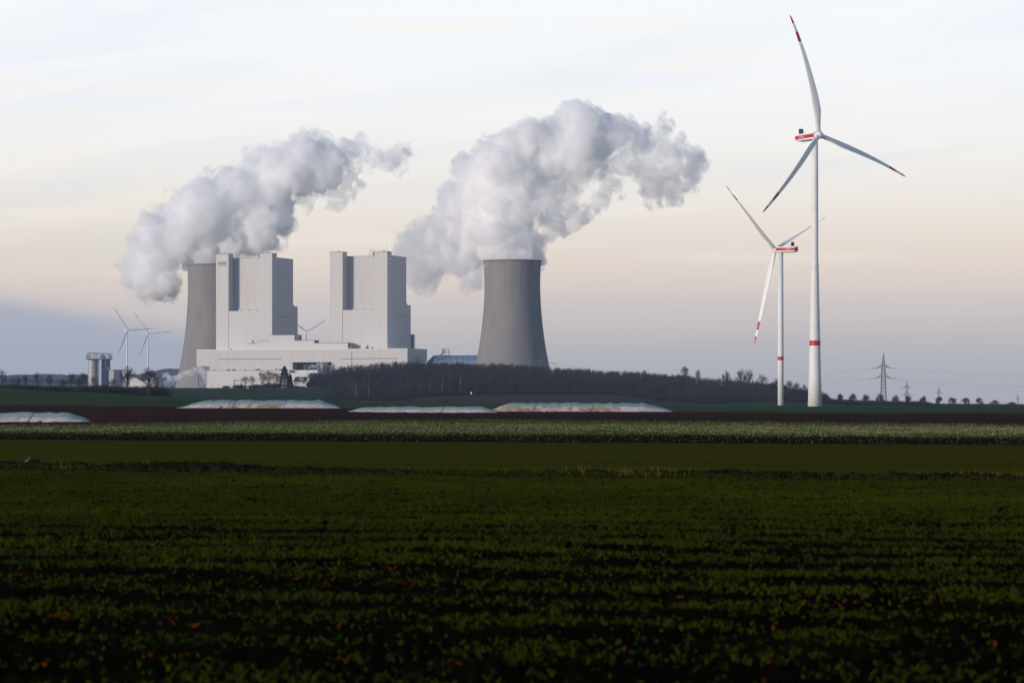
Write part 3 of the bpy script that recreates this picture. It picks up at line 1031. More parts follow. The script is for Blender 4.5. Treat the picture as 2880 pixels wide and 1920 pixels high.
a, b_, c = P(306, 1040.5, d + 8), P(320, 1040.5, d), P(344.5, 1041.5, d + 12)
zt = b_.z
mb = MB(); mb.hexa([(a.x, a.y, 10), (b_.x, b_.y, 10), (c.x, c.y, 10), (c.x - 5, c.y + 15, 10), (a.x, a.y, zt), (b_.x, b_.y, zt), (c.x, c.y, zt), (c.x - 5, c.y + 15, zt)])
mb.build('wall', 'silo', bb)
mb = MB(); mb.hexa([(a.x - .2, a.y - .2, zt + .003), (b_.x, b_.y - .3, zt + .003), (c.x + .2, c.y, zt + .003), (c.x - 5, c.y + 15.2, zt + .003), (a.x - .2, a.y - .2, zt + .5), (b_.x, b_.y - .3, zt + .5), (c.x + .2, c.y, zt + .5), (c.x - 5, c.y + 15.2, zt + .5)])
mb.build('roof_edge', 'trim', bb)
gal = thing('conveyor_gallery', P(400, 1085, d), 'sloping pale roofed conveyor gallery seen between the two bare trees', 'conveyor')
a, b_ = P(366, 1056, d), P(411, 1077, d - 6)
mb = MB(); mb.hexa([(a.x, a.y - 3, a.z - 3.2), (b_.x, b_.y - 3, b_.z - 3.2), (b_.x, b_.y + 3, b_.z - 3.2), (a.x, a.y + 3, a.z - 3.2), (a.x, a.y - 3, a.z), (b_.x, b_.y - 3, b_.z), (b_.x, b_.y + 3, b_.z), (a.x, a.y + 3, a.z)])
mb.build('roof', 'cladding', gal)
mb = MB(); mb.hexa([(a.x, a.y - 2.6, 8), (b_.x - .2, b_.y - 2.6, 8), (b_.x - .2, b_.y + 3, 8), (a.x, a.y + 3, 8), (a.x, a.y - 2.6, a.z - 3.22), (b_.x - .2, b_.y - 2.6, b_.z - 3.22), (b_.x - .2, b_.y + 3, b_.z - 3.22), (a.x, a.y + 3, a.z - 3.22)])
mb.build('wall', 'silo', gal)
shed = thing('storage_shed', P(380, 1085, 3500), 'dark low pitched shed roof seen through the bare branches beside the gallery', 'shed')
a, b_ = P(345, 1051, 3500), P(388, 1051, 3500)
z0 = P(0, 1062, 3500).z
mb = MB(); mb.box(a.x, b_.x, 3500, 3524, 10, z0)
mb.build('wall', 'silo', shed)
mb = MB(); mb.hexa([(a.x - 1, 3499, z0 + .01), (b_.x + 1, 3499, z0 + .01), (b_.x + 1, 3525, z0 + .01), (a.x - 1, 3525, z0 + .01), (a.x + 3, 3509, a.z), (b_.x - 4, 3509, a.z), (b_.x - 4, 3514, a.z), (a.x + 3, 3514, a.z)])
mb.build('roof', 'trim', shed)

# substation portal and poles
d = 2950.0
po = thing('substation_portal', P(668, 1092, d), 'grey steel portal frame in front of the low hall', 'portal')
for uu in (658.2, 678):
    mb = MB(); beam(mb, uu, 1094, uu, 1066, d, 0.75); beam(mb, uu, 1066.2, uu, 1058.5, d, 0.25); mb.build('post', 'silo', po)
mb = MB(); a, b_ = P(656.5, 1071.5, d), P(684, 1068.5, d); mb.box(a.x, b_.x, d - .8, d + .8, a.z, b_.z)
mb.build('crossbeam', 'silo', po)
for uu, lab in ((594.5, 'thin grey pole by the corner of the low hall'), (613.5, 'thin grey pole between the hall corner pole and the portal')):
    t_ = thing('pole', P(uu, 1092, d), lab, 'pole')
    mb = MB(); beam(mb, uu, 1094, uu, 1078.5, d, 0.3); mb.build('shaft', 'silo', t_)
    mb = MB(); beam(mb, uu - .8, 1079.2, uu + .8, 1079.2, d, 0.2); mb.build('crossarm', 'silo', t_)

# the white house at the edge of the wood
d = 2760.0
k = d / F
ho = thing('house', P(848, 1086, d), 'small white house with dark slate roof between the conifer and the wood', 'house')
za, ze, zr = P(0, 1091, d).z, P(0, 1073.5, d).z, P(0, 1060.5, d).z
x0, x1 = P(825, HV, d).x, P(866, HV, d).x
mb = MB(); mb.box(x0 + .3, x1 - 2.2, d, d + 8, za, ze)
mb.build('wall', 'plaster', ho)
mb = MB()
mb.add([(x0, d - .6, ze), (x1 - 2, d - .6, ze), (x1 - 0.2, d + 4, zr), (x0 + 1.6, d + 4, zr), (x0, d + 8.6, ze), (x1 - 2, d + 8.6, ze),
        (x0, d - .6, ze + .3), (x1 - 2, d - .6, ze + .3), (x1 - 0.2, d + 4, zr + .3), (x0 + 1.6, d + 4, zr + .3), (x0, d + 8.6, ze + .3), (x1 - 2, d + 8.6, ze + .3)],
       [(6, 7, 8, 9), (9, 8, 11, 10), (0, 3, 2, 1), (3, 4, 5, 2), (0, 1, 7, 6), (4, 10, 11, 5), (1, 2, 8, 7), (2, 5, 11, 8), (0, 6, 9, 3), (3, 9, 10, 4)])
rf = mb.build('roof', 'rooftile', ho)
for uu in (837, 857):
    p = P(uu, 1060.5, d)
    mb = MB(); mb.box(p.x - .4, p.x + .4, d + 3.6, d + 4.4, zr - .5, zr + 1.1)
    mb.build('chimney', 'rooftile', rf)
for uu, vv in ((843.5, 1066), (849.5, 1067.3)):
    p = P(uu, vv, d)
    mb = MB(); mb.hexa([(p.x - .55, d + 1.2, p.z - .6), (p.x + .55, d + 1.2, p.z - .6), (p.x + .75, d + 2.3, p.z + .7), (p.x - .35, d + 2.3, p.z + .7),
                        (p.x - .55, d + .9, p.z - .4), (p.x + .55, d + .9, p.z - .4), (p.x + .75, d + 2.0, p.z + .9), (p.x - .35, d + 2.0, p.z + .9)])
    mb.build('skylight', 'signblue', rf)
a, b_ = P(847, 1084.5, d - 3), P(860.5, 1073.8, d - 3)
mb = MB(); mb.box(a.x, b_.x, d - 3, d + .02, za, b_.z)
wg = mb.build('front_wing', 'plaster', ho)
for i, uu in enumerate((850.3, 853.6, 857)):
    p = P(uu, 1077, d - 3)
    mb = MB(); mb.box(p.x - .42, p.x + .42, d - 3.06, d - 2.9, p.z - .65, p.z + .65)
    w = mb.build('window', 'glass', wg)
    mb = MB(); mb.box(p.x - .05, p.x + .05, d - 3.1, d - 3.065, p.z - .65, p.z + .65)
    mb.build('glazing_bar', 'white', w)
for uu in (831, 835, 842):
    p = P(uu, 1078, d)
    mb = MB(); mb.box(p.x - .5, p.x + .5, d - .06, d + .1, p.z - .7, p.z + .7)
    mb.build('window', 'glass', ho)
a = P(826.3, 1077, d)
mb = MB(); mb.box(a.x - .4, a.x + .3, d - .4, d - .1, a.z - 1, a.z + 1)
mb.build('shutter', 'white', ho)

# ------------------------------------------------------------------ wind turbines


def wind_turbine(hub_u, hub_v, base_v, d, rotor_r, axis_deg, theta, pitch, tilt, bow, tower_px, bands, label, far=False, nac_len=16.0, tip=0.0, back=5.0):
    """axis_deg: heading of the rotor from the camera's right, clockwise seen from above (0 = right, 90 = towards the camera)"""
    k = d / F
    hub = P(hub_u, hub_v, d)
    ah = R(axis_deg)
    a_h = Vector((math.cos(ah), -math.sin(ah), 0))
    ax = (a_h * math.cos(R(tilt)) + Vector((0, 0, 1)) * math.sin(R(tilt))).normalized()
    side = a_h.cross(Vector((0, 0, 1))).normalized()
    if side.x < 0:
        side = -side
    upv = (Vector((0, 0, 1)) * math.cos(R(tilt)) - a_h * math.sin(R(tilt))).normalized()
    sgn = 1.0
    back = back if not far else 4.5
    tc_ = hub - a_h * back
    zb = P(hub_u, base_v, d).z
    if not far:
        zb -= 0.6
    wt = thing('wind_turbine', (tc_.x, tc_.y, zb), label, 'wind turbine', 'wind turbines')
    # tower
    nseg = 40 if not far else 12
    prof = [(r_px * k, HC - (v - HV) * k * 1.0) for v, r_px in tower_px]
    ztop = hub.z - 2.0
    prof = [(r, z) for r, z in prof]
    prof[0] = (prof[0][0], zb)
    prof[-1] = (prof[-1][0], ztop)
    mb = MB(); mb.lathe(tc_.x, tc_.y, prof, n=nseg, cap=True)
    tw = mb.build('tower', 'wt_concrete', wt, smooth=True)
    zs = [p[1] for p in prof]; rs = [p[0] for p in prof]
    for v0, v1 in bands:
        za_, zb_ = HC - (v1 - HV) * k, HC - (v0 - HV) * k
        ra, rb = float(np.interp(za_, zs, rs)), float(np.interp(zb_, zs, rs))
        mb = MB(); mb.lathe(tc_.x, tc_.y, [(ra - .05, za_), (ra + .03, za_), (rb + .03, zb_), (rb - .05, zb_)], n=nseg)
        mb.build('red_band', 'red', tw, smooth=False)
    if not far:
        for fz in (0.03, 0.3, 0.52, 0.74):
            z = zb + (ztop - zb) * fz
            r = float(np.interp(z, zs, rs))
            mb = MB(); mb.lathe(tc_.x, tc_.y, [(r - .02, z - .12), (r + .025, z - .1), (r + .025, z + .1), (r - .02, z + .12)], n=nseg)
            mb.build('flange', 'sign', tw)
        # door at the foot
        dv = Vector((0.35, -0.94, 0)).normalized(); sv = Vector((0.94, 0.35, 0))
        r = rs[0]
        c = Vector((tc_.x, tc_.y, zb + 2.2)) + dv * (r - 0.1)
        mb = MB(); mb.hexa([c - sv * .5, c + sv * .5, c + sv * .5 + dv * .16, c - sv * .5 + dv * .16] + [q + Vector((0, 0, 2.1)) for q in (c - sv * .5, c + sv * .5, c + sv * .5 + dv * .12, c - sv * .5 + dv * .12)])
        mb.build('door', 'sign', tw)
    # nacelle
    nax = (a_h * math.cos(R(tilt * .35)) + Vector((0, 0, 1)) * math.sin(R(tilt * .35))).normalized()
    nup = (Vector((0, 0, 1)) * math.cos(R(tilt * .35)) - a_h * math.sin(R(tilt * .35))).normalized()
    hw, hh = 2.1, 2.15

    def NP(l, s, h):
        return hub - nax * l + side * s + nup * h

    l0, l1 = 2.2, nac_len + 1.5
    mb = MB(); mb.hexa([NP(l0, -hw, -hh), NP(l0, hw, -hh), NP(l1, hw, -hh * 0.8), NP(l1, -hw, -hh * 0.8), NP(l0, -hw, hh), NP(l0, hw, hh), NP(l1, hw, hh), NP(l1, -hw, hh)])
    nac = mb.build('nacelle', 'wt_white', wt)
    if not far:
        mb = MB(); mb.hexa([NP(l0 + .1, -hw + .3, -hh - .45), NP(l0 + .1, hw - .3, -hh - .45), NP(l1 - 3, hw - .3, -hh * .85 - .45), NP(l1 - 3, -hw + .3, -hh * .85 - .45),
                            NP(l0 + .1, -hw + .05, -hh - .01), NP(l0 + .1, hw - .05, -hh - .01), NP(l1 - .5, hw - .05, -hh * .8 - .01), NP(l1 - .5, -hw + .05, -hh * .8 - .01)])
        mb.build('underside', 'trim', nac)
        for s in (-1, 1):
            s_a, s_b = s * (hw - .02), s * (hw + .05)
            mb = MB(); mb.hexa([NP(l0 + .05, s_a, -1.05), NP(l0 + .05, s_b, -1.05), NP(l1 + .04, s_b, -.95), NP(l1 + .04, s_a, -.95), NP(l0 + .05, s_a, 1.15), NP(l0 + .05, s_b, 1.15), NP(l1 + .04, s_b, 1.25), NP(l1 + .04, s_a, 1.25)])
            st = mb.build('red_stripe', 'red', nac)
            # lettering reads left to right from outside
            outward = side * s
            rd = Vector((0, 0, 1)).cross(outward)          # reading direction
            fwd = 1.0 if rd.dot(ax) > 0 else -1.0
            w_ = nac_len * 0.24
            lc = l0 + (l1 - l0) * 0.66
            start = NP(lc, s * (hw + .05), -0.42) - nax * (fwd * w_ / 2)
            put_text('NOTUS', 'lettering', start, nax * (fwd * w_), nup * 1.05, outward * 0.04, 'white', st)
        mb = MB(); mb.hexa([NP(l1 + .005, -hw - .05, -.95), NP(l1 + .005, hw + .05, -.95), NP(l1 + .06, hw + .05, -.95), NP(l1 + .06, -hw - .05, -.95), NP(l1 + .005, -hw - .05, 1.25), NP(l1 + .005, hw + .05, 1.25), NP(l1 + .06, hw + .05, 1.25), NP(l1 + .06, -hw - .05, 1.25)])
        mb.build('red_stripe', 'red', nac)
        # cooler on the roof: two dark panels in a frame, strut and wind vanes
        lc = l0 + (l1 - l0) * 0.80
        co = MB()
        for s in (-1, 1):
            mb = MB(); s_a, s_b = (0.12 * s, 1.75 * s)
            mb.hexa([NP(lc - .25, s_a, hh + .35), NP(lc - .25, s_b, hh + .35), NP(lc + .25, s_b, hh + .35), NP(lc + .25, s_a, hh + .35), NP(lc - .25, s_a, hh + 3.2), NP(lc - .25, s_b, hh + 3.2), NP(lc + .25, s_b, hh + 3.2), NP(lc + .25, s_a, hh + 3.2)])
            pn = mb.build('cooler_panel', 'darkglass', nac)
            mb = MB()
            for q in range(4):
                h = hh + .35 + 2.85 * (q + .5) / 4
                mb.tube(NP(lc - .28, s_a, h), NP(lc - .28, s_b, h), .04, n=4)
            mb.build('cooler_slat', 'trim', pn)
        mb = MB()
        for s in (-1.85, 0, 1.85):
            mb.tube(NP(lc, s, hh), NP(lc, s, hh + 3.4), .11, n=6)
        mb.tube(NP(lc, -1.9, hh + 3.3), NP(lc, 1.9, hh + 3.3), .1, n=6)
        mb.build('cooler_frame', 'trim', nac)
        mb = MB()
        for s in (-1.3, 1.3):
            mb.tube(NP(lc - .2, s, hh + 2.7), NP(lc - 2.6, s, hh), .08, n=6)
        mb.build('strut', 'silo', nac)
        for s in (-.9, .1, 1.0):
            mb = MB(); mb.tube(NP(lc, s, hh + 3.35), NP(lc, s, hh + 4.4), .05, n=5); mb.tube(NP(lc, s - .2, hh + 4.35), NP(lc, s + .2, hh + 4.35), .07, n=5)
            mb.build('wind_vane', 'silo', nac)
    # hub with rounded spinner
    rh = 2.35 if not far else 1.9
    vs, fs = [], []
    nn = 24 if not far else 10
    pr = [(0.0, -2.4), (0.80, -2.35), (0.92, -1.6), (1.0, -0.6), (1.0, 0.5), (0.93, 1.4), (0.76, 2.1), (0.48, 2.6), (0.2, 2.8), (0.0, 2.85)]
    for rr, aa in pr:
        for i in range(nn):
            t = 2 * math.pi * i / nn
            vs.append(hub + ax * aa + (side * math.cos(t) + upv * math.sin(t)) * (rr * rh))
    for q in range(len(pr) - 1):
        for i in range(nn):
            fs.append((q * nn + i, q * nn + (i + 1) % nn, (q + 1) * nn + (i + 1) % nn, (q + 1) * nn + i))
    mesh_obj('hub', vs, fs, 'wt_white', wt, smooth=True)
    # blades
    nsec = 16 if not far else 8
    for bi in range(3):
        th = R(theta + 120 * bi)
        rad = upv * math.cos(th) + side * math.sin(th)
        tan = upv * -math.sin(th) + side * math.cos(th)

        def section(r):
            x = r / rotor_r
            ch = float(np.interp(x, [0, .05, .12, .2, .3, .5, .7, .85, .95, .985, 1.0], [2.5, 2.5, 3.1, 4.1, 3.9, 2.95, 2.15, 1.6, 1.1, .7, .12]))
            tk_ = float(np.interp(x, [0, .05, .15, .25, .5, 1.0], [2.5, 2.5, 1.9, 1.2, .55, .06]))
            tw_ = R(float(np.interp(x, [0, .2, .5, 1], [14, 11, 4, 0])) + pitch)
            ch *= 1.15 if far else 1.22
            off = bow * 4 * x * (1 - x) + tip * x * x
            c = hub + rad * r + ax * off
            cd = tan * math.cos(tw_) + ax * math.sin(tw_)
            nd = cd.cross(rad).normalized()
            round_ = float(np.interp(x, [.04, .18], [1, 0]))
            pts = []
            for i in range(nsec):
                t = 2 * math.pi * i / nsec
                xc = math.cos(t) * .5
                shape = math.sin(t) * .5
                pinch = (1 - round_) * (.55 * (xc + .5))
                lead = (0.0 * round_ + .20 * (1 - round_))
                pts.append(c + cd * ((xc + lead) * ch) + nd * (shape * tk_ * (1 - pinch)))
            return pts

        def loft(r0, r1, n):
            vs, fs = [], []
            for q in range(n + 1):
                vs += section(r0 + (r1 - r0) * q / n)
            for q in range(n):
                for i in range(nsec):
                    fs.append((q * nsec + i, q * nsec + (i + 1) % nsec, (q + 1) * nsec + (i + 1) % nsec, (q + 1) * nsec + i))
            fs.append(tuple(range(nsec))[::-1])
            fs.append(tuple(range(n * nsec, (n + 1) * nsec)))
            return vs, fs

        segs = 26 if not far else 10
        vs, fs = loft(1.6, rotor_r * .768, segs)
        bl = mesh_obj('blade', vs, fs, 'wt_white', wt, smooth=True)
        for r0, r1, nm, m_ in ((.768, .846, 'red_band', 'red'), (.846, .924, 'white_band', 'wt_white'), (.924, 1.0, 'red_tip', 'red')):
            vs, fs = loft(rotor_r * r0 + .01, rotor_r * r1, 6 if not far else 3)
            mesh_obj(nm, vs, fs, m_, bl, smooth=True)
    return wt


wind_turbine(2303, 380, 1142, 1740, 75.4, 51.3, -12.5, 14, 8.0, 4.0,
             [(1142, 20.3), (1060, 17.2), (972, 15.5), (957, 15.1), (850, 12.6), (742, 10.5), (739, 10.5), (738, 9.7), (500, 9.2), (395, 8.6)], [(957, 971.5)],
             'tall near wind turbine, white tower with broad flared foot and red band, red striped nacelle', nac_len=17.0, tip=1.5, back=3.4)
wind_turbine(2180, 701.5, 1140, 2192, 74.3, 223.0, -52, 78, 5.0, 1.0,
             [(1140, 8.2), (1000, 8.2), (940, 8.1), (705, 7.0)], [(1002.5, 1013)],
             'shorter wind turbine with slim white tower and rotor turned away, behind the tall one', nac_len=19.0, tip=5.5, back=5.4)
wind_turbine(359, 928, 1100, 8000, 75.8, 58.6, -33.7, 15, 7, 2, [(1100, 3.2), (1060, 2.9), (930, 1.9)], [(1028, 1034)],
             'small distant wind turbine rising above the bare tree next to the silos', far=True, tip=6)
wind_turbine(417, 937.8, 1105, 8400, 74.2, 63.7, -35.5, 15, 7, 2, [(1105, 3.1), (1060, 2.8), (939, 1.8)], [(1032, 1038)],
             'small distant wind turbine nearest the left cooling tower', far=True, tip=5)
wind_turbine(861, 932, 1105, 8200, 76, 60, -58, 15, 5, 2, [(1105, 3.1), (1060, 2.8), (934, 1.8)], [],
             'distant wind turbine seen in the gap between the two boiler houses', far=True)

# ------------------------------------------------------------------ pylons and wires


def pylon(u, d, v_top, v_base, arms, wpx, label, spread=1.0, detail=True):
    k = d / F
    base = P(u, v_base, d)
    pt = thing('pylon', base, label, 'pylon', 'lattice pylons')
    zt, zb = P(u, v_top, d).z, base.z
    r = 0.19 if detail else 0.24
    c = base
    wb, wm_ = wpx[0] * k / 2, wpx[1] * k / 2
    zarm = P(u, arms[0][0], d).z

    def half(z):
        if z > zarm:
            return max(0.12, wm_ * (zt - z) / (zt - zarm))
        return wb + (wm_ - wb) * (z - zb) / (zarm - zb)

    def cor(z, i):
        h = half(z)
        return Vector((c.x + (h if i in (1, 2) else -h), c.y + (h if i in (2, 3) else -h), z))

    mb = MB()
    zl = [zb]
    while zl[-1] < zt - 1.0:
        zl.append(min(zt, zl[-1] + max(1.6, 1.5 * half(zl[-1]) * (1.0 if detail else 1.6))))
    for i in range(4):
        mb.tube(cor(zb, i), cor(zarm, i), r * 1.5, n=4)
        mb.tube(cor(zarm, i), cor(zt, i), r * 1.2, n=4)
    mb.build('mast_legs', 'steel', pt)
    mb = MB()
    for a_, b_ in zip(zl[:-1], zl[1:]):
        for i in range(4):
            j = (i + 1) % 4
            mb.tube(cor(a_, i), cor(b_, j), r, n=3, caps=False)
            if detail:
                mb.tube(cor(a_, j), cor(b_, i), r, n=3, caps=False)
    mb.build('lattice', 'steel', pt)
    tips = []
    for v, half_px, droop in arms:
        z = P(u, v, d).z
        hl = half_px * k
        arm = None
        for s in (-1, 1):
            mb = MB()
            tip_ = Vector((c.x + s * hl * spread, c.y - s * hl * (1 - spread), z - droop * k))
            h = half(z)
            for y in (-h, h):
                q0 = Vector((c.x + s * h, c.y + y, z))
                q1 = Vector((c.x + s * h, c.y + y, z + 8 * k))
                mb.tube(q0, tip_, r * 1.3, n=4)
                mb.tube(q1, c.lerp(tip_, 0.0) * 0 + q0.lerp(tip_, .42), r * 1.1, n=4)
                for f in (.14, .28):
                    mb.tube(q0.lerp(tip_, f), q1.lerp(q0.lerp(tip_, .42), f / .42), r * .8, n=3)
                mb.tube(q0.lerp(tip_, .1), Vector((c.x + s * h, c.y - y, z)).lerp(tip_, .35), r * .8, n=3)
            mb.build('crossarm', 'steel', pt)
            tips.append(tip_)
            for f in (.45, 1.0):
                q = Vector((c.x + s * h, c.y, z)).lerp(tip_, f)
                mb = MB(); mb.tube(q, q - Vector((0, 0, 2.4)), .16, n=5)
                mb.build('insulator', 'wire', pt)
    return pt, tips


PY = []
PY.append(pylon(2484.8, 3265, 993, 1142, [(1031.5, 33, 4.5), (1060, 36, 4.5)], (17, 9), 'tall steel lattice pylon with two crossarms behind the hedge row'))
PY.append(pylon(2550.4, 5600, 1069.5, 1146, [(1090, 15.5, 0), (1111, 18.5, 0)], (7, 4), 'distant lattice pylon just beyond the tall one', detail=False))
PY.append(pylon(2640.5, 7000, 1086, 1146, [(1104.5, 12, 1), (1122, 14, 1)], (6, 3.4), 'smaller faint pylon rising above a round hedge tree', detail=False))
PY.append(pylon(2862.5, 9500, 1107, 1146, [(1121, 8, 1)], (4.5, 2.6), 'faintest tiny pylon near the right edge of the view', detail=False))
PY.append(pylon(1519.6, 3180, 1009, 1075, [(1018, 43, 4.0)], (12, 7), 'pylon top whose wide crossarm shows against the foot of the cooling tower'))


def wire(p0, p1, sag, label, r=0.07):
    mb = MB()
    n = 28
    pts = [Vector(p0).lerp(Vector(p1), i / n) - Vector((0, 0, sag * 4 * (i / n) * (1 - i / n))) for i in range(n + 1)]
    for a_, b_ in zip(pts[:-1], pts[1:]):
        mb.tube(a_, b_, r, n=4, caps=False)
    o = mb.build('power_line', 'wire')
    return tag(o, label, 'power line', 'overhead power lines')


t1 = PY[0][1]
wire(t1[1], P(3000, 1058, 3000), 1.5, 'upper power line running from the tall pylon out of view to the right')
wire(t1[3], P(3000, 1088, 2950), 2.0, 'lower power line running from the tall pylon out of view to the right')
wire(t1[3] + Vector((-8, 3, 0)), P(3000, 1103, 3100), 3.0, 'lowest of the power lines running right from the tall pylon')
wire(t1[0], PY[4][1][1], 14, 'upper power line from the tall pylon leftward behind the turbines', r=0.06)
wire(t1[2], PY[4][1][0], 10, 'lower power line from the tall pylon leftward behind the turbines', r=0.06)

# ------------------------------------------------------------------ trees


def grow(rng, segs, p, dr, length, r, level, maxl, up=0.25, angle=0.6, nch=(3, 5)):
    n = 3 if level < 2 else 2
    q = p
    for i in range(n):
        dr = (dr + Vector((rng.gauss(0, .13), rng.gauss(0, .13), rng.gauss(0, .06) + up * .12))).normalized()
        e = q + dr * (length / n)
        r0, r1 = r * (1 - .5 * i / n), r * (1 - .5 * (i + 1) / n)
        segs.append((q, e, r0, r1, level))
        q = e
        if level < maxl and i >= (1 if level == 0 else 0):
            for _ in range(rng.randint(*nch) if i == n - 1 else rng.randint(1, 3)):
                a = rng.uniform(0, 2 * math.pi)
                side = dr.cross(Vector((math.cos(a), math.sin(a), .3))).normalized()
                an = rng.uniform(angle * .6, angle * 1.25)
                nd = (dr * math.cos(an) + side * math.sin(an) + Vector((0, 0, up * .3))).normalized()
                grow(rng, segs, e, nd, length * rng.uniform(.58, .82), r1 * rng.uniform(.55, .75), level + 1, maxl, up, angle, nch)


def prisms(segs, rmin=0.0, sides=3):
    """(V, F) triangles for tapered limbs"""
    P0 = np.array([s[0][:] for s in segs]); P1 = np.array([s[1][:] for s in segs])
    R0 = np.maximum(np.array([s[2] for s in segs]), rmin); R1 = np.maximum(np.array([s[3] for s in segs]), rmin)
    D = P1 - P0
    D /= np.linalg.norm(D, axis=1, keepdims=True) + 1e-9
    ref = np.where(np.abs(D[:, 2:3]) > .9, np.array([[1., 0, 0]]), np.array([[0, 0, 1.]]))
    A_ = np.cross(D, ref); A_ /= np.linalg.norm(A_, axis=1, keepdims=True) + 1e-9
    B_ = np.cross(D, A_)
    n = len(segs)
    V = np.zeros((n, 2 * sides, 3))
    for i in range(sides):
        t = 2 * math.pi * i / sides
        off = A_ * math.cos(t) + B_ * math.sin(t)
        V[:, i] = P0 + off * R0[:, None]
        V[:, sides + i] = P1 + off * R1[:, None]
    Fs = []
    for i in range(sides):
        j = (i + 1) % sides
        Fs += [(i, j, sides + j), (i, sides + j, sides + i)]
    Fs = np.array(Fs)
    Fc = (np.arange(n)[:, None, None] * (2 * sides) + Fs[None]).reshape(-1, 3)
    return V.reshape(-1, 3), Fc


def bare_tree(name, base, H, label, group, mat='bark', width=1.0, seed=1, bark=None, category='tree', dense=1.0, fork=.22, limbs=11, low=1.75, low_crown=.42):
    """a leafless tree: trunk, curving limbs fanning out to a rounded crown, side branches and twigs"""
    rng = random.Random(seed)
    hw = width * .36 * H
    az = H * low_crown
    zc = H - az
    B0 = Vector(base)
    ell = lambda d, f: Vector((d.x * hw * f, d.y * hw * f, zc + d.z * az * f))
    tr, cr, tw = [], [], []
    lean = Vector((rng.gauss(0, .02) * H, rng.gauss(0, .02) * H, 0))
    r0 = H * .022
    tz = [0, fork * .5, fork, fork + .18, fork + .36]
    tp = [lean * (f * f * 2) + Vector((rng.gauss(0, .006) * H, rng.gauss(0, .006) * H, H * f)) * (1 if f else 0) for f in tz]
    tr_r = [r0 * 1.25, r0, r0 * .9, r0 * .6, r0 * .3]
    for q in range(4):
        tr.append((tp[q], tp[q + 1], tr_r[q], tr_r[q + 1], 0))
    for k in range(limbs):
        f = rng.uniform(0, 1) ** 1.4
        p0 = tp[2].lerp(tp[4], f)
        a = 2.4 * k + rng.uniform(-.5, .5)
        pol = rng.uniform(.05, low) * (1 - .45 * f)
        d = Vector((math.sin(pol) * math.cos(a), math.sin(pol) * math.sin(a), math.cos(pol)))
        e = ell(d, rng.uniform(.78, 1.0))
        c = p0.lerp(e, .45) + Vector((d.x * hw * .12, d.y * hw * .12, H * rng.uniform(-.01, .07)))
        pts = []
        for q in range(6):
            t = q / 5
            pts.append(p0 * (1 - t) ** 2 + c * (2 * t * (1 - t)) + e * t * t + Vector((rng.gauss(0, 1), rng.gauss(0, 1), rng.gauss(0, 1))) * (H * .006 * (q > 0)))
        rl = r0 * rng.uniform(.32, .55)
        for q in range(5):
            cr.append((pts[q], pts[q + 1], rl * (1 - .17 * q), rl * (1 - .17 * (q + 1)), 1))
        for _ in range(8):
            t = rng.uniform(.25, 1.0) * 4.99
            q = int(t)
            p = pts[q].lerp(pts[q + 1], t - q)
            dd_ = (d + Vector((rng.gauss(0, .5), rng.gauss(0, .5), rng.gauss(-.1, .45)))).normalized()
            e2 = ell(dd_, rng.uniform(.45, 1.02))
            if (e2 - p).length > .42 * H:
                e2 = p.lerp(e2, .6)
            m_ = p.lerp(e2, .5) + Vector((rng.gauss(0, .012), rng.gauss(0, .012), rng.uniform(-.01, .02))) * H
            cr.append((p, m_, rl * .34, rl * .24, 2))
            cr.append((m_, e2, rl * .24, rl * .12, 2))
            for _ in range(11):
                u_ = rng.uniform(.15, 1.0)
                b = p.lerp(m_, u_ * 2) if u_ < .5 else m_.lerp(e2, u_ * 2 - 1)
                td = ((e2 - p).normalized() * .9 + Vector((rng.gauss(0, .55), rng.gauss(0, .55), rng.gauss(.25, .5)))).normalized()
                tw.append((b, b + td * (H * rng.uniform(.03, .085)), td))
    tot = sum((b - a_).length for a_, b, _ in tw)
    w = max(.008, .5 * dense * math.pi * hw * az / tot)
    t = thing(name, base, label, category, group)
    V, Fc = prisms([(a_ + B0, b + B0, x, y, l) for a_, b, x, y, l in tr], .05, 7)
    np_obj('trunk', V, Fc, bark or mat, t)
    V, Fc = prisms([(a_ + B0, b + B0, x, y, l) for a_, b, x, y, l in cr], .018, 3)
    tv = []
    for a_, b, td in tw:
        sd = td.cross(Vector((rng.gauss(0, 1), rng.gauss(0, 1), rng.gauss(0, 1)))).normalized() * w
        tv += [a_ + B0 - sd, a_ + B0 + sd, b + B0]
    n0 = len(V)
    V = np.vstack([V, np.array([v[:] for v in tv])])
    Fc = np.vstack([Fc, np.arange(n0, n0 + len(tv)).reshape(-1, 3)])
    np_obj('crown', V, Fc, mat, t)
    return t


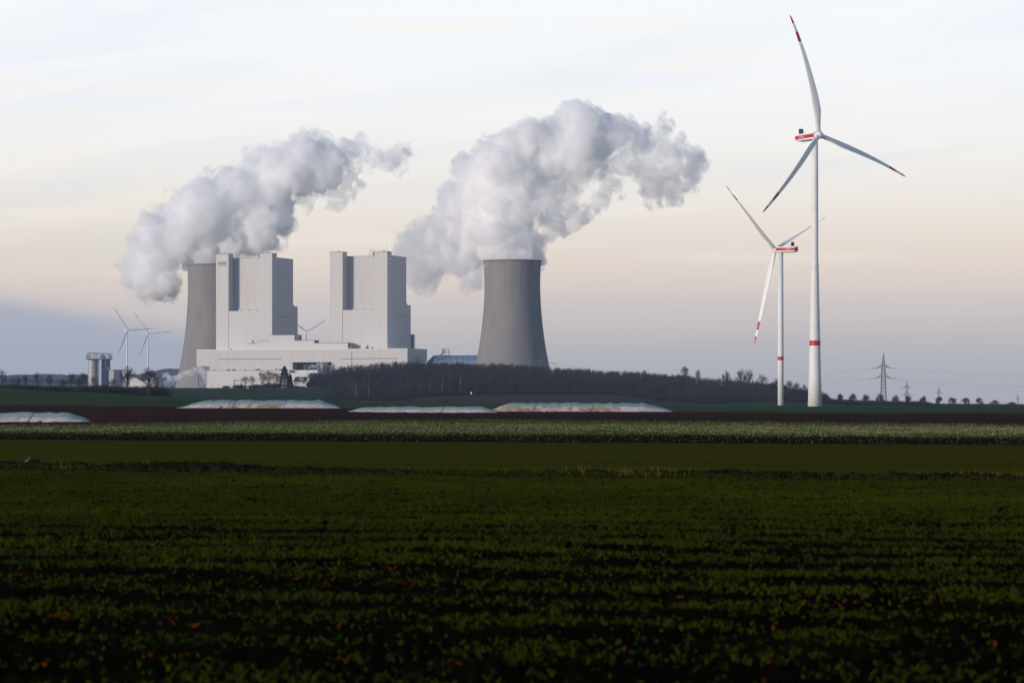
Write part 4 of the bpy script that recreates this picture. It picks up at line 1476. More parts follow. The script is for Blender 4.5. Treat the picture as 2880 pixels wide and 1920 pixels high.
def wood_template(seed, limbs=11, twigs=15):
    """one bare tree of height 1 as triangles: slim stem, steep limbs, upright twig fans"""
    rng = random.Random(seed)
    segs = []
    stem = [Vector((0, 0, 0))]
    for i in range(4):
        stem.append(stem[-1] + Vector((rng.gauss(0, .012), rng.gauss(0, .012), .22)))
    for i in range(4):
        segs.append((stem[i], stem[i + 1], .011 * (1 - .2 * i), .011 * (1 - .2 * (i + 1)), 0))
    tv, tf = [], []
    ends = []
    for k in range(limbs):
        f = rng.uniform(.28, .80)
        q = f * 4 / .88
        i = min(3, int(f / .22))
        p = stem[i].lerp(stem[i + 1], (f - .22 * i) / .22)
        a = rng.uniform(0, 6.283)
        an = rng.uniform(.3, .75)
        d1 = Vector((math.cos(a) * math.sin(an), math.sin(a) * math.sin(an), math.cos(an)))
        l = rng.uniform(.14, .30) * (1.15 - .4 * f)
        e = p + d1 * l
        segs.append((p, e, .0055, .003, 1))
        d2 = (d1 + Vector((rng.gauss(0, .25), rng.gauss(0, .25), .5))).normalized()
        e2 = e + d2 * l * .7
        segs.append((e, e2, .003, .0018, 1))
        ends += [(p, e), (e, e2), (e, e2)]
    ends += [(stem[3], stem[4])] * 3
    V, Fc = prisms(segs, .0018, 3)
    n0 = len(V)
    for _ in range(limbs * twigs):
        a_, b_ = rng.choice(ends)
        p = a_.lerp(b_, rng.random())
        dr = ((b_ - a_).normalized() * .8 + Vector((rng.gauss(0, .45), rng.gauss(0, .45), rng.uniform(.2, 1.0)))).normalized()
        l = rng.uniform(.06, .17)
        w = dr.cross(Vector((rng.gauss(0, 1), rng.gauss(0, 1), rng.gauss(0, 1)))).normalized() * .0042
        tv += [p - w, p + w, p + dr * l]
        tf.append((n0, n0 + 1, n0 + 2))
        n0 += 3
    V = np.vstack([V, np.array([v[:] for v in tv])])
    V[:, 2] /= V[:, 2].max()
    return V, np.vstack([Fc, np.array(tf)])


WT = [wood_template(100 + i) for i in range(8)]


def scatter_trees(name, pts, hs, mat, label, templates=WT, wide=1.0, category='wood'):
    Vs, Fs, off = [], [], 0
    for (x, y, z), h in zip(pts, hs):
        V, Fc = templates[RNG.integers(len(templates))]
        a = RNG.uniform(0, 6.28)
        w = h * wide * RNG.uniform(.85, 1.25)
        c, s = math.cos(a) * w, math.sin(a) * w
        X = np.stack([V[:, 0] * c - V[:, 1] * s + x, V[:, 0] * s + V[:, 1] * c + y, V[:, 2] * h + z], -1)
        Vs.append(X)
        Fs.append(Fc + off)
        off += len(V)
    o = np_obj(name, np.vstack(Vs), np.vstack(Fs), mat)
    return tag(o, label, category, kind='stuff')


def brush_template(seed, n=150):
    """a low thicket: upright thin stems and twig fans within a unit mound"""
    r = np.random.default_rng(seed)
    V, Fc = [], []
    for i in range(n):
        a, q = r.uniform(0, 6.28), math.sqrt(r.uniform(0, 1)) * .5
        p = np.array([q * math.cos(a), q * math.sin(a), r.uniform(0, .5) * (1 - q)])
        hgt = (1 - (2 * q) ** 2 * .55) * r.uniform(.5, 1.0)
        dr = np.array([r.normal(0, .2) + math.cos(a) * q * .5, r.normal(0, .2) + math.sin(a) * q * .5, hgt - p[2]])
        w = r.normal(0, 1, 3); w /= np.linalg.norm(w); w *= .035
        b = len(V)
        V += [p - w, p + w, p + dr]
        Fc.append((b, b + 1, b + 2))
    return np.array(V), np.array(Fc)


BT = [brush_template(50 + i) for i in range(5)]

# the wood on its low hill: base front edge per column, tree density falling off behind
WF = curve_u([(870, 2790), (930, 2700), (985, 2420), (1010, 2330), (1090, 2330), (1150, 2440), (1220, 2500), (1400, 2510), (1600, 2510), (1750, 2500), (1880, 2440), (1960, 2420), (2060, 2450), (2200, 2480), (2300, 2500)])
pts, hs = [], []
tries = 0
while len(pts) < 3000:
    u = RNG.uniform(872, 2312)
    f = WF(u)
    dd = f + (3090 - f) * RNG.uniform(0, 1) ** (1.15 if len(pts) % 4 else .25)
    z = float(ground_z(u, dd))
    hmax = np.interp(u, [870, 905, 950, 1100, 1700, 2000, 2100, 2200, 2300], [11, 13, 14.5, 14, 13, 15, 16, 15, 11])
    h = hmax * RNG.uniform(.72, 1.02)
    if dd < f + 40:
        h *= RNG.uniform(.55, 1.0)
    pts.append(((u - 1440) * dd / F, dd, z - .2))
    hs.append(h)
scatter_trees('bare_wood', pts, hs, 'wood', 'wide dark wood of bare winter trees covering the low hill')
pts, hs = [], []
for _ in range(260):
    u = 980 + 1200 * RNG.uniform(0, 1) ** 1.6
    f = WF(u)
    dd = f + RNG.uniform(2, 200)
    z = float(ground_z(u, dd))
    pts.append(((u - 1440) * dd / F, dd, z - .2))
    hs.append(RNG.uniform(11, 16))
scatter_trees('tall_thicket', pts, hs, 'barkred', 'lighter reddish brown tall trees scattered through the front of the wood', WT, .8)
pts, hs = [], []
for _ in range(1100):
    u = RNG.uniform(872, 2315)
    f = WF(u)
    dd = f - 8 + (420) * RNG.uniform(0, 1) ** 1.8
    z = float(ground_z(u, dd))
    pts.append(((u - 1440) * dd / F, dd, z - .2))
    hs.append(RNG.uniform(3.0, 7.5))
for _ in range(700):
    u = RNG.uniform(880, 2300)
    dd = RNG.uniform(2880, 3090)
    z = float(ground_z(u, dd))
    pts.append(((u - 1440) * dd / F, dd, z - .2))
    hs.append(RNG.uniform(5.0, 9.0))
scatter_trees('undergrowth', pts, hs, 'brush', 'dark tangled undergrowth along the foot of the wood', BT, 1.3, 'undergrowth')
# leaf litter floor under the wood
nu, nd = 90, 30
uu = np.linspace(866, 2318, nu)
V = []
for j in range(nd + 1):
    for u in uu:
        f = WF(u)
        dd = f - 4 + (3095 - f) * j / nd
        V.append(((u - 1440) * dd / F, dd, float(ground_z(u, dd)) + .35))
idx = np.arange((nd + 1) * nu).reshape(nd + 1, nu)
Q = np.stack([idx[:-1, :-1], idx[:-1, 1:], idx[1:, 1:], idx[1:, :-1]], -1).reshape(-1, 4)
tag(np_obj('wood_floor', V, Q, 'litter', smooth=True), kind='structure')

# single trees standing out of the wood's skyline
sk = [(926, 1013, 2900, 'spreading bare tree at the near top corner of the wood, by the lattice mast', 1.5), (1113, 1012, 3040, 'thin bare tree poking up from the wood below the hall corner', 1.0),
      (1795, 1040, 2850, 'small bare tree above the wood, far from the turbines', 1.0), (1812, 1037, 2850, 'twin stemmed bare tree on the skyline beside a smaller one', .9),
      (1926, 1026, 2820, 'lone round bare tree standing high above the wood skyline', 1.2), (1963, 1036, 2810, 'narrow pointed bare tree next to the lone round tree', .7),
      (2044, 1039, 2740, 'bare tree on the skyline left of the double crown', 1.0), (2085, 1032, 2720, 'tallest bare tree with double crown near the slim turbine', 1.1),
      (2105, 1034, 2700, 'bare tree leaning against the double crowned one', .9), (2142, 1049, 2640, 'broad low bare tree just before the slim turbine tower', 1.3),
      (2184, 1061, 2600, 'bare tree behind the slim turbine tower', 1.2), (2218, 1066, 2590, 'pale stemmed bare tree between the two turbine towers', 1.1),
      (2240, 1072, 2580, 'second pale stemmed bare tree between the two turbine towers', 1.1), (2262, 1078, 2570, 'bare tree close to the left of the broad turbine tower', 1.1)]
for i, (u, v, dd, lab, w) in enumerate(sk):
    b_ = G(u, dd)
    H = P(u, v, dd).z - b_.z
    bare_tree('bare_tree', b_ - Vector((0, 0, .3)), H, lab, 'bare trees on the wood skyline', 'bark', w * .72, 300 + i, fork=.34, low_crown=.40, low=2.1, limbs=14, dense=.9)
# birches with pale stems in the wood's front
for i, (u, v0, v1, lab) in enumerate(((1182, 1072, 1092, 'slender pale birch stem standing alone in the dark wood'), (1001, 1060, 1078, 'pale birch stem at the near end of the wood'), (1038, 1050, 1068, 'reddish pale birch stem high in the near end of the wood'),
                                      (1208, 1060, 1082, 'warm coloured birch stem near the middle of the wood'), (1244, 1048, 1064, 'pale birch stem below the steel frame tower'), (1294, 1038, 1056, 'pale birch stem below the cooling tower edge'))):
    dd = float(WF(u)) + 20
    b_ = G(u, dd)
    H = max(6.0, P(u, v0, dd).z - b_.z)
    bare_tree('birch', b_, H, lab, 'pale birches in the wood', 'barkred', .55, 400 + i, bark='birch', fork=.45, low_crown=.33, dense=.5)

# two large bare trees by the gallery, and the hedge trees on the left slope
bare_tree('bare_tree', G(359, 1515), P(359, 1029, 1515).z - G(359, 1515).z, 'large bare tree beside the dark block building, distant turbine behind it', 'large bare trees', 'bark', 1.0, 11, fork=.26, limbs=18, low_crown=.40, low=1.9, dense=1.1)
bare_tree('bare_tree', G(418, 1500), P(418, 1034, 1500).z - G(418, 1500).z, 'large wide bare tree near the steam at the foot of the left cooling tower', 'large bare trees', 'bark', 1.25, 23, fork=.2, limbs=20, low_crown=.42, low=1.9, dense=1.3)
row = [(6, 1036, 'bare hedge tree at the left edge of the view'), (51, 1058, 'low bare hedge tree, second from the left edge'), (72, 1053, 'bare hedge tree, third from the left edge'),
       (106, 1043, 'tall dark bare hedge tree, fourth from the left edge'), (139, 1047, 'upright bare hedge tree, fifth from the left edge'), (178, 1066, 'low broad bare tree in the middle of the left hedge'),
       (202, 1043, 'slim bare hedge tree well before the silos'), (220, 1055, 'small bare tree between the slim one and the silos'), (234, 1045, 'bare hedge tree touching the silos on their near side'),
       (262, 1056, 'bare tree directly in front of the first silo'), (316, 1060, 'bare tree in front of the dark block building'), (440, 1062, 'thin leaning bare tree right of the large wide one')]
for i, (u, v, lab) in enumerate(row):
    dd = 1530 + (i * 37) % 60
    b_ = G(u, dd)
    bare_tree('bare_tree', b_, P(u, v, dd).z - b_.z, lab, 'bare trees along the left hedge', 'bark', (1.0, 1.3, 1.1, 1.0, .8, 2.2, .8, 1.0, 1.1, 1.2, 1.2, .7)[i] * .85, 500 + i, fork=.24, low_crown=.42, low=2.0, dense=1.0)
pts, hs = [], []
for _ in range(420):
    u = RNG.uniform(-60, 462)
    dd = 1505 + RNG.uniform(0, 70)
    b_ = G(u, dd)
    pts.append((b_.x, b_.y, b_.z - .3))
    hs.append(np.interp(u, [-60, 0, 120, 200, 300, 400, 430, 455], [3.0, 3.4, 3.6, 4.4, 5.4, 6.0, 7.5, 4.0]) * RNG.uniform(.7, 1.15))
o = scatter_trees('hedge', pts, hs, 'brush', 'dense dark bare hedge along the crest of the left slope', BT, 1.5, 'hedge')
del o['kind']
pts, hs = [], []
for _ in range(260):
    u = RNG.uniform(-80, 470)
    dd = RNG.uniform(4300, 4700)
    b_ = G(u, dd)
    pts.append((b_.x, b_.y, b_.z - 1))
    hs.append(RNG.uniform(11, 17))
scatter_trees('far_wood', pts, hs, 'wood', 'pale blurred line of far trees behind the left hedge', WT, 1.2)

# trees by the house
for i, (u, v, dd, w, lab) in enumerate(((689, 1054, 2790, 1.1, 'bare round tree beside the steel portal'), (709, 1055, 2790, 1.0, 'bare round tree second from the steel portal'),
                                        (738, 1040, 2780, 1.0, 'tall bare tree in front of the low hall, portal side of its twin'), (756, 1038, 2785, 1.15, 'tallest bare tree in front of the low hall'),
                                        (778, 1043, 2790, 1.0, 'pale bare tree just touching the conifer'), (874, 1046, 2750, .9, 'thin pale bare tree between the house and the wood'))):
    b_ = G(u, dd)
    bare_tree('bare_tree', b_, P(u, v, dd).z - b_.z, lab, 'bare trees by the house', 'bark', w * 1.05, 600 + i, fork=.2, low_crown=.44, low=2.0, limbs=14, dense=1.2)


def conifer(u, d, v_top, v_base, wpx, label):
    k = d / F
    b_ = P(u, v_base, d)
    H = P(u, v_top, d).z - b_.z
    t = thing('conifer', b_, label, 'tree')
    mb = MB(); mb.tube(b_, b_ + Vector((0, 0, H * .95)), .35, .05, n=8)
    mb.build('trunk', 'bark', t)
    r = np.random.default_rng(5)
    n = 6500
    f = r.uniform(0, 1, n) ** .8
    rad = wpx * k / 2 * np.interp(f, [0, .1, .3, .6, .85, 1], [.9, 1.0, .92, .66, .36, .03]) * (1 + .16 * np.sin(f * 40))
    a = r.uniform(0, 6.283, n)
    q = rad * np.sqrt(r.uniform(.25, 1, n))
    C = np.stack([b_.x + q * np.cos(a), b_.y + q * np.sin(a), b_.z + H * f], -1)
    out = np.stack([np.cos(a), np.sin(a), r.uniform(-.5, .25, n)], -1)
    tang = np.stack([-np.sin(a), np.cos(a), r.normal(0, .3, n)], -1)
    ln = r.uniform(.5, 1.1, n)[:, None]
    V = np.stack([C - tang * .5, C + tang * .5, C + out * ln], 1).reshape(-1, 3)
    np_obj('crown', V, np.arange(n * 3).reshape(-1, 3), 'conifer', t)


conifer(800, 2775, 1029.5, 1092, 34, 'dark green conifer standing between the bare trees and the house')
conifer(816, 2800, 1052, 1092, 15, 'small dark conifer tucked in between the tall conifer and the house')


def bush(u, d, w, h, label, mat='brush', n=260, seed=1, group='bushes'):
    b_ = G(u, d)
    r = np.random.default_rng(seed)
    V, Fc = brush_template(seed, n)
    V = V * np.array([w, w, h]) + np.array(b_[:])
    o = np_obj('bush', V, Fc, mat)
    return tag(o, label, 'bush', group)


for i, (u, d, w, h, lab) in enumerate(((674, 2770, 12, 5.5, 'dark low bush under the portal'), (635, 2780, 6, 3.6, 'small round bush alone in front of the low hall'), (722, 2770, 14, 6, 'dark bush between the round trees and the tall twin trees'),
                                       (765, 2770, 16, 8, 'tall dark bush at the foot of the conifer'), (820, 2765, 10, 8, 'dark bush hiding the near corner of the house'), (836, 2752, 9, 3.5, 'low dark bush in front of the house wall'),
                                       (853, 2750, 3.5, 3.0, 'small clipped bush before the white front wing'), (449, 1508, 9, 4.2, 'rounded dark bush at the end of the left hedge'),
                                       (1148, 2225, 6, 3.2, 'low dark bush on the fallow field below the wood'), (1253, 2215, 5, 1.6, 'tiny dark bush at the edge of the fallow field'))):
    bush(u, d, w, h, lab, seed=70 + i)

# hedge row and round trees at the right
rr = [(2322, 1106, 13), (2363, 1107, 9), (2399, 1107.5, 11), (2435, 1110, 12), (2475, 1108, 11), (2519, 1111, 11), (2554, 1112, 10), (2597, 1114, 11.5), (2641, 1116, 11.5), (2678, 1117, 12.5), (2717, 1119, 13), (2755, 1118, 11), (2798, 1126, 14), (2846, 1131, 15)]
ordw = ['first', 'second', 'third', 'fourth', 'fifth', 'sixth', 'seventh', 'eighth', 'ninth', 'tenth', 'eleventh', 'twelfth', 'thirteenth', 'fourteenth']
for i, (u, v, hw) in enumerate(rr):
    d = 2580 + 8 * i
    b_ = P(u, 1143, d)
    H = P(u, v - 2.5, d).z - b_.z
    hw *= 1.2
    bare_tree('round_tree', b_, H, '%s round bare tree along the hedge, counted from the broad turbine tower' % ordw[i], 'round trees along the right hedge', 'bark', hw * d / F / (.36 * H), 700 + i, fork=.12, low_crown=.49, limbs=18, low=2.3, dense=5.0)
pts, hs = [], []
for _ in range(800):
    u = RNG.uniform(2318, 2890)
    d = 2560 + RNG.uniform(0, 60)
    b_ = P(u, 1142, d)
    pts.append((b_.x, b_.y, b_.z))
    hs.append(np.interp(u, [2318, 2340, 2400, 2520, 2600, 2620, 2890], [10, 8, 7, 6, 5.6, 3.2, 2.6]) * RNG.uniform(.75, 1.1))
o = scatter_trees('hedge', pts, hs, 'brush', 'dark bare hedge below the round trees at the right', BT, 1.4, 'hedge')
del o['kind']
# small white box on a post at the wood edge
hv = thing('white_box', G(1325, 2480), 'small white box on a post at the edge of the wood', 'box')
p = P(1325.2, 1107, 2480)
mb = MB(); mb.box(p.x - .55, p.x + .55, p.y - .5, p.y + .5, p.z - .3, p.z + 1.6); mb.build('cabin', 'white', hv)
mb = MB(); mb.tube((p.x, p.y, p.z - 2.2), (p.x, p.y, p.z - .31), .12, n=6); mb.build('post', 'bark', hv)

# ------------------------------------------------------------------ covered beet clamps


def clamp(u0, u1, d, h, v_base, label, panels, tilt_end=(5, 5), dirty=(), skew=1.6, teal_from=.56, shear=0.0, seed=1, tealstart=0.0, tealend=1.0, folds=()):
    r = random.Random(seed)
    x0, x1 = P(u0, HV, d).x, P(u1, HV, d).x
    z0 = P((u0 + u1) / 2, v_base, d).z
    t = thing('beet_clamp', ((x0 + x1) / 2, d, z0), label, 'beet clamp', 'covered beet clamps on the ploughed field')
    Lc = x1 - x0
    wd = h * 1.9
    # cross-section from the front foot over the ridge to the back foot
    sec = [(0.0, 0.0), (.10, .16), (.24, .36), (.37, teal_from), (.47, .74), (.62, .92), (.80, 1.0), (1.0, .95), (1.3, .62), (1.7, .0)]
    nA = 4
    wob = [r.uniform(-1, 1) for _ in range(400)]

    def pt(x, k):
        a = x - x0
        ends = min(1.0, max(0.02, a / tilt_end[0])), min(1.0, max(0.02, (x1 - x) / tilt_end[1]))
        e = min(ends)
        e = e ** .85
        f, hh = sec[k]
        i = int((a / Lc) * 90) % 399
        ph = (a / Lc) * 90 - int((a / Lc) * 90)
        wv = wob[i] * (1 - ph) + wob[i + 1] * ph
        hz_ = h * hh * e * (1 + .10 * wv * (hh > .3))
        yy = d + wd * (f - .8) * (.35 + .65 * e) + .22 * wv
        xx = x + skew * hh * (.6 if 0 < a < Lc else 0)
        return (min(max(xx, x0), x1 + 1.0), yy, z0 + hz_)

    body = MB()
    n = 40
    vs, fs = [], []
    for i in range(n + 1):
        x = x0 + .3 + (Lc - .6) * i / n
        for k in range(len(sec)):
            q = pt(x, k)
            vs.append((q[0], q[1] + .06, q[2] - .07))
    m = len(sec)
    for i in range(n):
        for k in range(m - 1):
            fs.append((i * m + k, (i + 1) * m + k, (i + 1) * m + k + 1, i * m + k + 1))
    body.add(vs, fs)
    body.build('heap', 'seam', t, smooth=True)
    edges = [0] + sorted(panels) + [1]
    for pi, (e0, e1) in enumerate(zip(edges[:-1], edges[1:])):
        for lower in (True, False):
            ks = range(0, nA) if lower else range(nA - 1, m)
            ks = list(ks)
            xa, xb = x0 + Lc * e0, x0 + Lc * e1
            nn = max(3, int((xb - xa) / 1.2))
            vs, fs = [], []
            lift = (.03 if pi % 2 else .0) + (.03 if not lower else 0)
            for i in range(nn + 1):
                x = xa + (xb - xa) * i / nn
                for k in ks:
                    q = pt(x, k)
                    vs.append((q[0], q[1] - lift, q[2] + lift * .6 + r.uniform(-.025, .025)))
            mm_ = len(ks)
            for i in range(nn):
                for j in range(mm_ - 1):
                    fs.append((i * mm_ + j, (i + 1) * mm_ + j, (i + 1) * mm_ + j + 1, i * mm_ + j + 1))
            mid = (e0 + e1) / 2
            teal = (not lower) and tealstart <= mid <= tealend
            mt = 'fleece_teal' if teal else ('fleece_dirty' if pi in dirty else 'fleece')
            mesh_obj('fleece_sheet', vs, fs, mt, t, smooth=True)
    # muddy diagonal folds over the sheet joints
    for e in folds:
        x = x0 + Lc * e
        mb = MB()
        for k in range(0, 7):
            a_, b_ = Vector(pt(x, k)), Vector(pt(x, k + 1))
            mb.tube(a_ + Vector((0, -.08, .05)), b_ + Vector((0, -.08, .05)), .05, .035, n=5)
        mb.build('fold', 'seam', t)
    # crumbs of soil along the foot
    mb = MB()
    for _ in range(int(Lc * 1.5)):
        x = r.uniform(x0 + 1, x1 - 1)
        q = pt(x, 0)
        s = r.uniform(.08, .26)
        c = Vector((x, q[1] - r.uniform(0, .5), z0 + s * .3))
        mb.add([c + Vector(w_) * s for w_ in ((-1, 0, 0), (0, -1, 0), (1, 0, 0), (0, 1, 0), (0, 0, .8))], [(0, 1, 4), (1, 2, 4), (2, 3, 4), (3, 0, 4)])
    o = mb.build('clods', 'soil_plough', t)
    o['kind'] = 'stuff'
    return t


clamp(-260, 258, 555, 2.0, 1189.5, 'covered beet clamp at the left edge, blue green top sheet, nearest the green strip', [.18, .36, .52, .66, .78, .88], (4, 5.5), (), 1.8, .52, seed=3, folds=(.66,))
clamp(497, 956, 930, 2.6, 1147.5, 'long covered beet clamp with a brown stained middle, below the white hall', [.10, .21, .315, .345, .50, .64, .655, .80], (8, 8), (3, 4, 5), 1.8, .55, seed=4, folds=(.315, .345, .655))
clamp(963, 1398, 850, 1.75, 1160, 'low long covered beet clamp with two overlapping wrinkled halves', [.12, .25, .38, .50, .62, .642, .76, .88], (6, 5), (), 1.5, .50, seed=5, folds=(.642,))
clamp(1362, 1890, 925, 2.85, 1157.5, 'largest covered beet clamp with muddy front, its tail ending under the green field', [.09, .19, .26, .38, .50, .565, .72, .86], (7, 11), (0, 1, 2, 3, 4, 5, 6), 2.0, .58, seed=6, tealstart=.06, folds=(.26, .565))

# ------------------------------------------------------------------ fields: plants


def blades(C, H_, W_, lean, rng):
    """one triangle per leaf blade at C (n,3)"""
    n = len(C)
    a = rng.uniform(0, 6.283, n)
    dr = np.stack([np.cos(a) * lean, np.sin(a) * lean, np.ones(n)], -1)
    dr /= np.linalg.norm(dr, axis=1, keepdims=True)
    b = a + rng.uniform(-1.2, 1.2, n) + 1.57
    w = np.stack([np.cos(b), np.sin(b), np.zeros(n)], -1) * W_[:, None]
    mid = C + dr * (H_ * .55)[:, None]
    tip = C + dr * H_[:, None] + np.stack([np.cos(a), np.sin(a), -np.ones(n) * .3], -1) * (H_ * .22)[:, None]
    V = np.stack([C - w * .5, C + w * .5, mid + w, mid - w, tip], 1).reshape(-1, 3)
    base = np.arange(n)[:, None] * 5
    Fc = np.concatenate([base + np.array([[0, 1, 2]]), base + np.array([[0, 2, 3]]), base + np.array([[3, 2, 4]])], 1).reshape(-1, 3)
    return V, Fc


def smooth_noise(x, y, seed=0):
    r = np.random.default_rng(seed)
    out = np.zeros_like(x)
    for i in range(10):
        a, f = r.uniform(0, 6.28), r.uniform(.25, 2.2)
        out += np.sin((x * math.cos(a) + y * math.sin(a)) * f + r.uniform(0, 6.28)) / 10 ** .5
    return out


rng = np.random.default_rng(21)
# seedlings: rows slightly oblique to the view, with thin places every few metres
n = 230000
uu = rng.uniform(-260, 3140, n)
dd = 36 + (160 - 36) * rng.uniform(0, 1, n) ** 1.15
X = (uu - 1440) * dd / F
rowq = dd + .5 * X
sp = .55
rowq2 = np.round(rowq / sp) * sp + rng.normal(0, .085, n)
Y = rowq2 - .5 * X
wave = np.cos(2 * np.pi * (rowq2 + 1.9 * smooth_noise(X * .25, Y * .25, 3)) / 5.6)
patch = smooth_noise(X * .9, Y * .9, 5)
amp = np.interp(Y, [40, 58, 78, 95, 112], [.07, .16, .24, .22, .06])
prob = np.clip(np.interp(Y, [36, 44, 62, 85, 105, 140], [.0, .02, .11, .36, .80, .95]) + amp * wave + np.interp(Y, [40, 70, 120], [.08, .18, .12]) * patch, .02, 1)
keep = (rng.uniform(0, 1, n) < prob) & (Y > 35) & (Y < D1(1440 + F * X / Y) - .5)
X, Y = X[keep], Y[keep]
m = len(X)
hh = rng.uniform(.07, .15, m) * (1 + .25 * smooth_noise(X * .6, Y * .6, 9))
reps = 3
C = np.repeat(np.stack([X, Y, np.full(m, -.01)], -1), reps, 0) + np.concatenate([rng.normal(0, .03, (m * reps, 2)), np.zeros((m * reps, 1))], 1)
Hh = np.repeat(hh, reps) * rng.uniform(.7, 1.2, m * reps)
V, Fc = blades(C, Hh, np.clip(rng.normal(.013, .004, m * reps), .006, .03), rng.uniform(.3, 1.0, (m * reps)), rng)
# widen blades a little with distance is not done: fewer, broader tufts stand in far rows
tag(np_obj('seedlings', V, Fc, 'leaf'), 'dark green rows of young seedlings covering the foreground field', 'seedlings', kind='stuff')
# dead red-brown leaves lying in the thin places
n = 5200
Y = 40 + 45 * rng.uniform(0, 1, n) ** .9
uu = rng.uniform(-200, 3080, n)
X = (uu - 1440) * Y / F
wave = np.cos(2 * np.pi * (Y + .5 * X + .5 * smooth_noise(X * .3, Y * .3, 3)) / 5.6)
big = np.cos(2 * np.pi * (Y + .5 * X) / 16.8 + 2.0)
cl = smooth_noise(X * 1.4, Y * .7, 12)
k_ = (wave < -.45) & (big > -.2) & (cl > .2)
k_ |= rng.uniform(0, 1, n) < .05
X, Y = X[k_], Y[k_]
m = len(X)
V, Fc = blades(np.stack([X, Y, np.full(m, .005)], -1), rng.uniform(.06, .14, m), rng.uniform(.02, .045, m), rng.uniform(.6, 1.6, m), rng)
tag(np_obj('dead_leaves', V, Fc, 'deadleaf'), 'scattered red brown dead leaves between the foreground rows', 'dead leaves', kind='stuff')

# clods and weeds of the rough verge
n = 900
uu = rng.uniform(-200, 3080, n)
t = rng.uniform(0.15, .85, n)
Y = D1(uu) * (1 - t) + D2(uu) * t
X = (uu - 1440) * Y / F
mass = smooth_noise(X * .35, Y * .2, 31)
s = np.clip(.11 + .10 * mass + rng.normal(0, .05, n), .04, .32)
mb_v, mb_f = [], []
ico = [(0, 0, -1), (.72, -.53, -.45), (-.28, -.85, -.45), (-.89, 0, -.45), (-.28, .85, -.45), (.72, .53, -.45), (.28, -.85, .45), (-.72, -.53, .45), (-.72, .53, .45), (.28, .85, .45), (.89, 0, .45), (0, 0, 1)]
icf = [(0, 1, 2), (1, 0, 5), (0, 2, 3), (0, 3, 4), (0, 4, 5), (1, 5, 10), (2, 1, 6), (3, 2, 7), (4, 3, 8), (5, 4, 9), (1, 10, 6), (2, 6, 7), (3, 7, 8), (4, 8, 9), (5, 9, 10), (6, 10, 11), (7, 6, 11), (8, 7, 11), (9, 8, 11), (10, 9, 11)]
ICO, ICF = np.array(ico), np.array(icf)
V = (ICO[None] * s[:, None, None] * rng.uniform(.6, 1.3, (n, 12, 1)) * np.array([1.5, 1.0, .75])) + np.stack([X, Y, s * .35], -1)[:, None]
Fc = (np.arange(n)[:, None, None] * 12 + ICF[None]).reshape(-1, 3)
tag(np_obj('clods', V.reshape(-1, 3), Fc, 'clod'), 'dark lumps of earth along the rough verge across the field', 'clods', kind='stuff')
n = 9000
uu = rng.uniform(-200, 3080, n)
t = rng.uniform(-.05, 1.15, n)
Y = D1(uu) * (1 - t) + D2(uu) * t
X = (uu - 1440) * Y / F
hh = rng.uniform(.1, .35, n)
tall = np.abs(uu - 1640) < 12
V, Fc = blades(np.stack([X, Y, np.zeros(n)], -1), hh, rng.uniform(.008, .02, n), rng.uniform(.2, .9, n), rng)
tag(np_obj('verge_weeds', V, Fc, 'leaf'), 'short green weeds between the clods of the rough verge', 'weeds', kind='stuff')
n = 900
uu = np.concatenate([rng.uniform(-200, 3080, 780), rng.normal(1640, 9, 18), rng.normal(1790, 60, 102)])
t = rng.uniform(.1, 1.0, n)
Y = D1(uu) * (1 - t) + D2(uu) * t
X = (uu - 1440) * Y / F
keep = (smooth_noise(X * .5, Y * .2, 44) > .3) | (np.arange(n) >= 780)
X, Y = X[keep], Y[keep]
m = len(X)
V, Fc = blades(np.stack([X, Y, np.zeros(m)], -1), rng.uniform(.2, .6, m), rng.uniform(.006, .012, m), rng.uniform(.05, .4, m), rng)
tag(np_obj('dry_grass', V, Fc, 'drygrass'), 'thin straw coloured grass stalks on the rough verge', 'dry grass', kind='stuff')

# the tall flowering cover crop
n = 52000
uu = rng.uniform(-150, 3030, n)
t = rng.uniform(0, 1, n) ** 1.35
da, db = D3(uu), D4(uu)
Y = da * (1 - t) + db * t
Y = np.maximum(Y, da + 1.6)
X = (uu - 1440) * Y / F
hgt = np.clip(.74 + .06 * smooth_noise(X * .4, Y * .2, 61) + rng.normal(0, .05, n), .45, 1.0)
reps = 4
C = np.repeat(np.stack([X, Y, np.zeros(n)], -1), reps, 0)
C[:, :2] += rng.normal(0, .10, (n * reps, 2))
lv = np.where(rng.uniform(0, 1, n * reps) < .80, rng.uniform(.62, .98, n * reps), rng.uniform(.05, .6, n * reps))
C[:, 2] = np.repeat(hgt, reps) * lv * .80
V, Fc = blades(C, np.repeat(hgt, reps) * rng.uniform(.16, .30, n * reps), rng.uniform(.03, .07, n * reps), rng.uniform(.3, 1.3, n * reps), rng)
tag(np_obj('cover_crop', V, Fc, 'crop'), 'knee high green cover crop strip with a dark front edge', 'crop', kind='stuff')
# the front edge: leaves coloured nearly black in place of shade under the canopy
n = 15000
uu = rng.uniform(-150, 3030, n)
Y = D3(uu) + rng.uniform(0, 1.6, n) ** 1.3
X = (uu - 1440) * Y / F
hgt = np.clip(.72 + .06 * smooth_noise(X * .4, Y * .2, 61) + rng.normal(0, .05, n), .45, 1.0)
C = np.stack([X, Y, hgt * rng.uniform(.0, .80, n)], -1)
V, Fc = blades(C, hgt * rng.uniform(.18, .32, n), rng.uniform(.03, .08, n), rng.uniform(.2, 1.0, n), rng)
tag(np_obj('crop_edge', V, Fc, 'cropshade'), 'nearly black band of old leaves along the front of the cover crop', 'crop', kind='stuff')
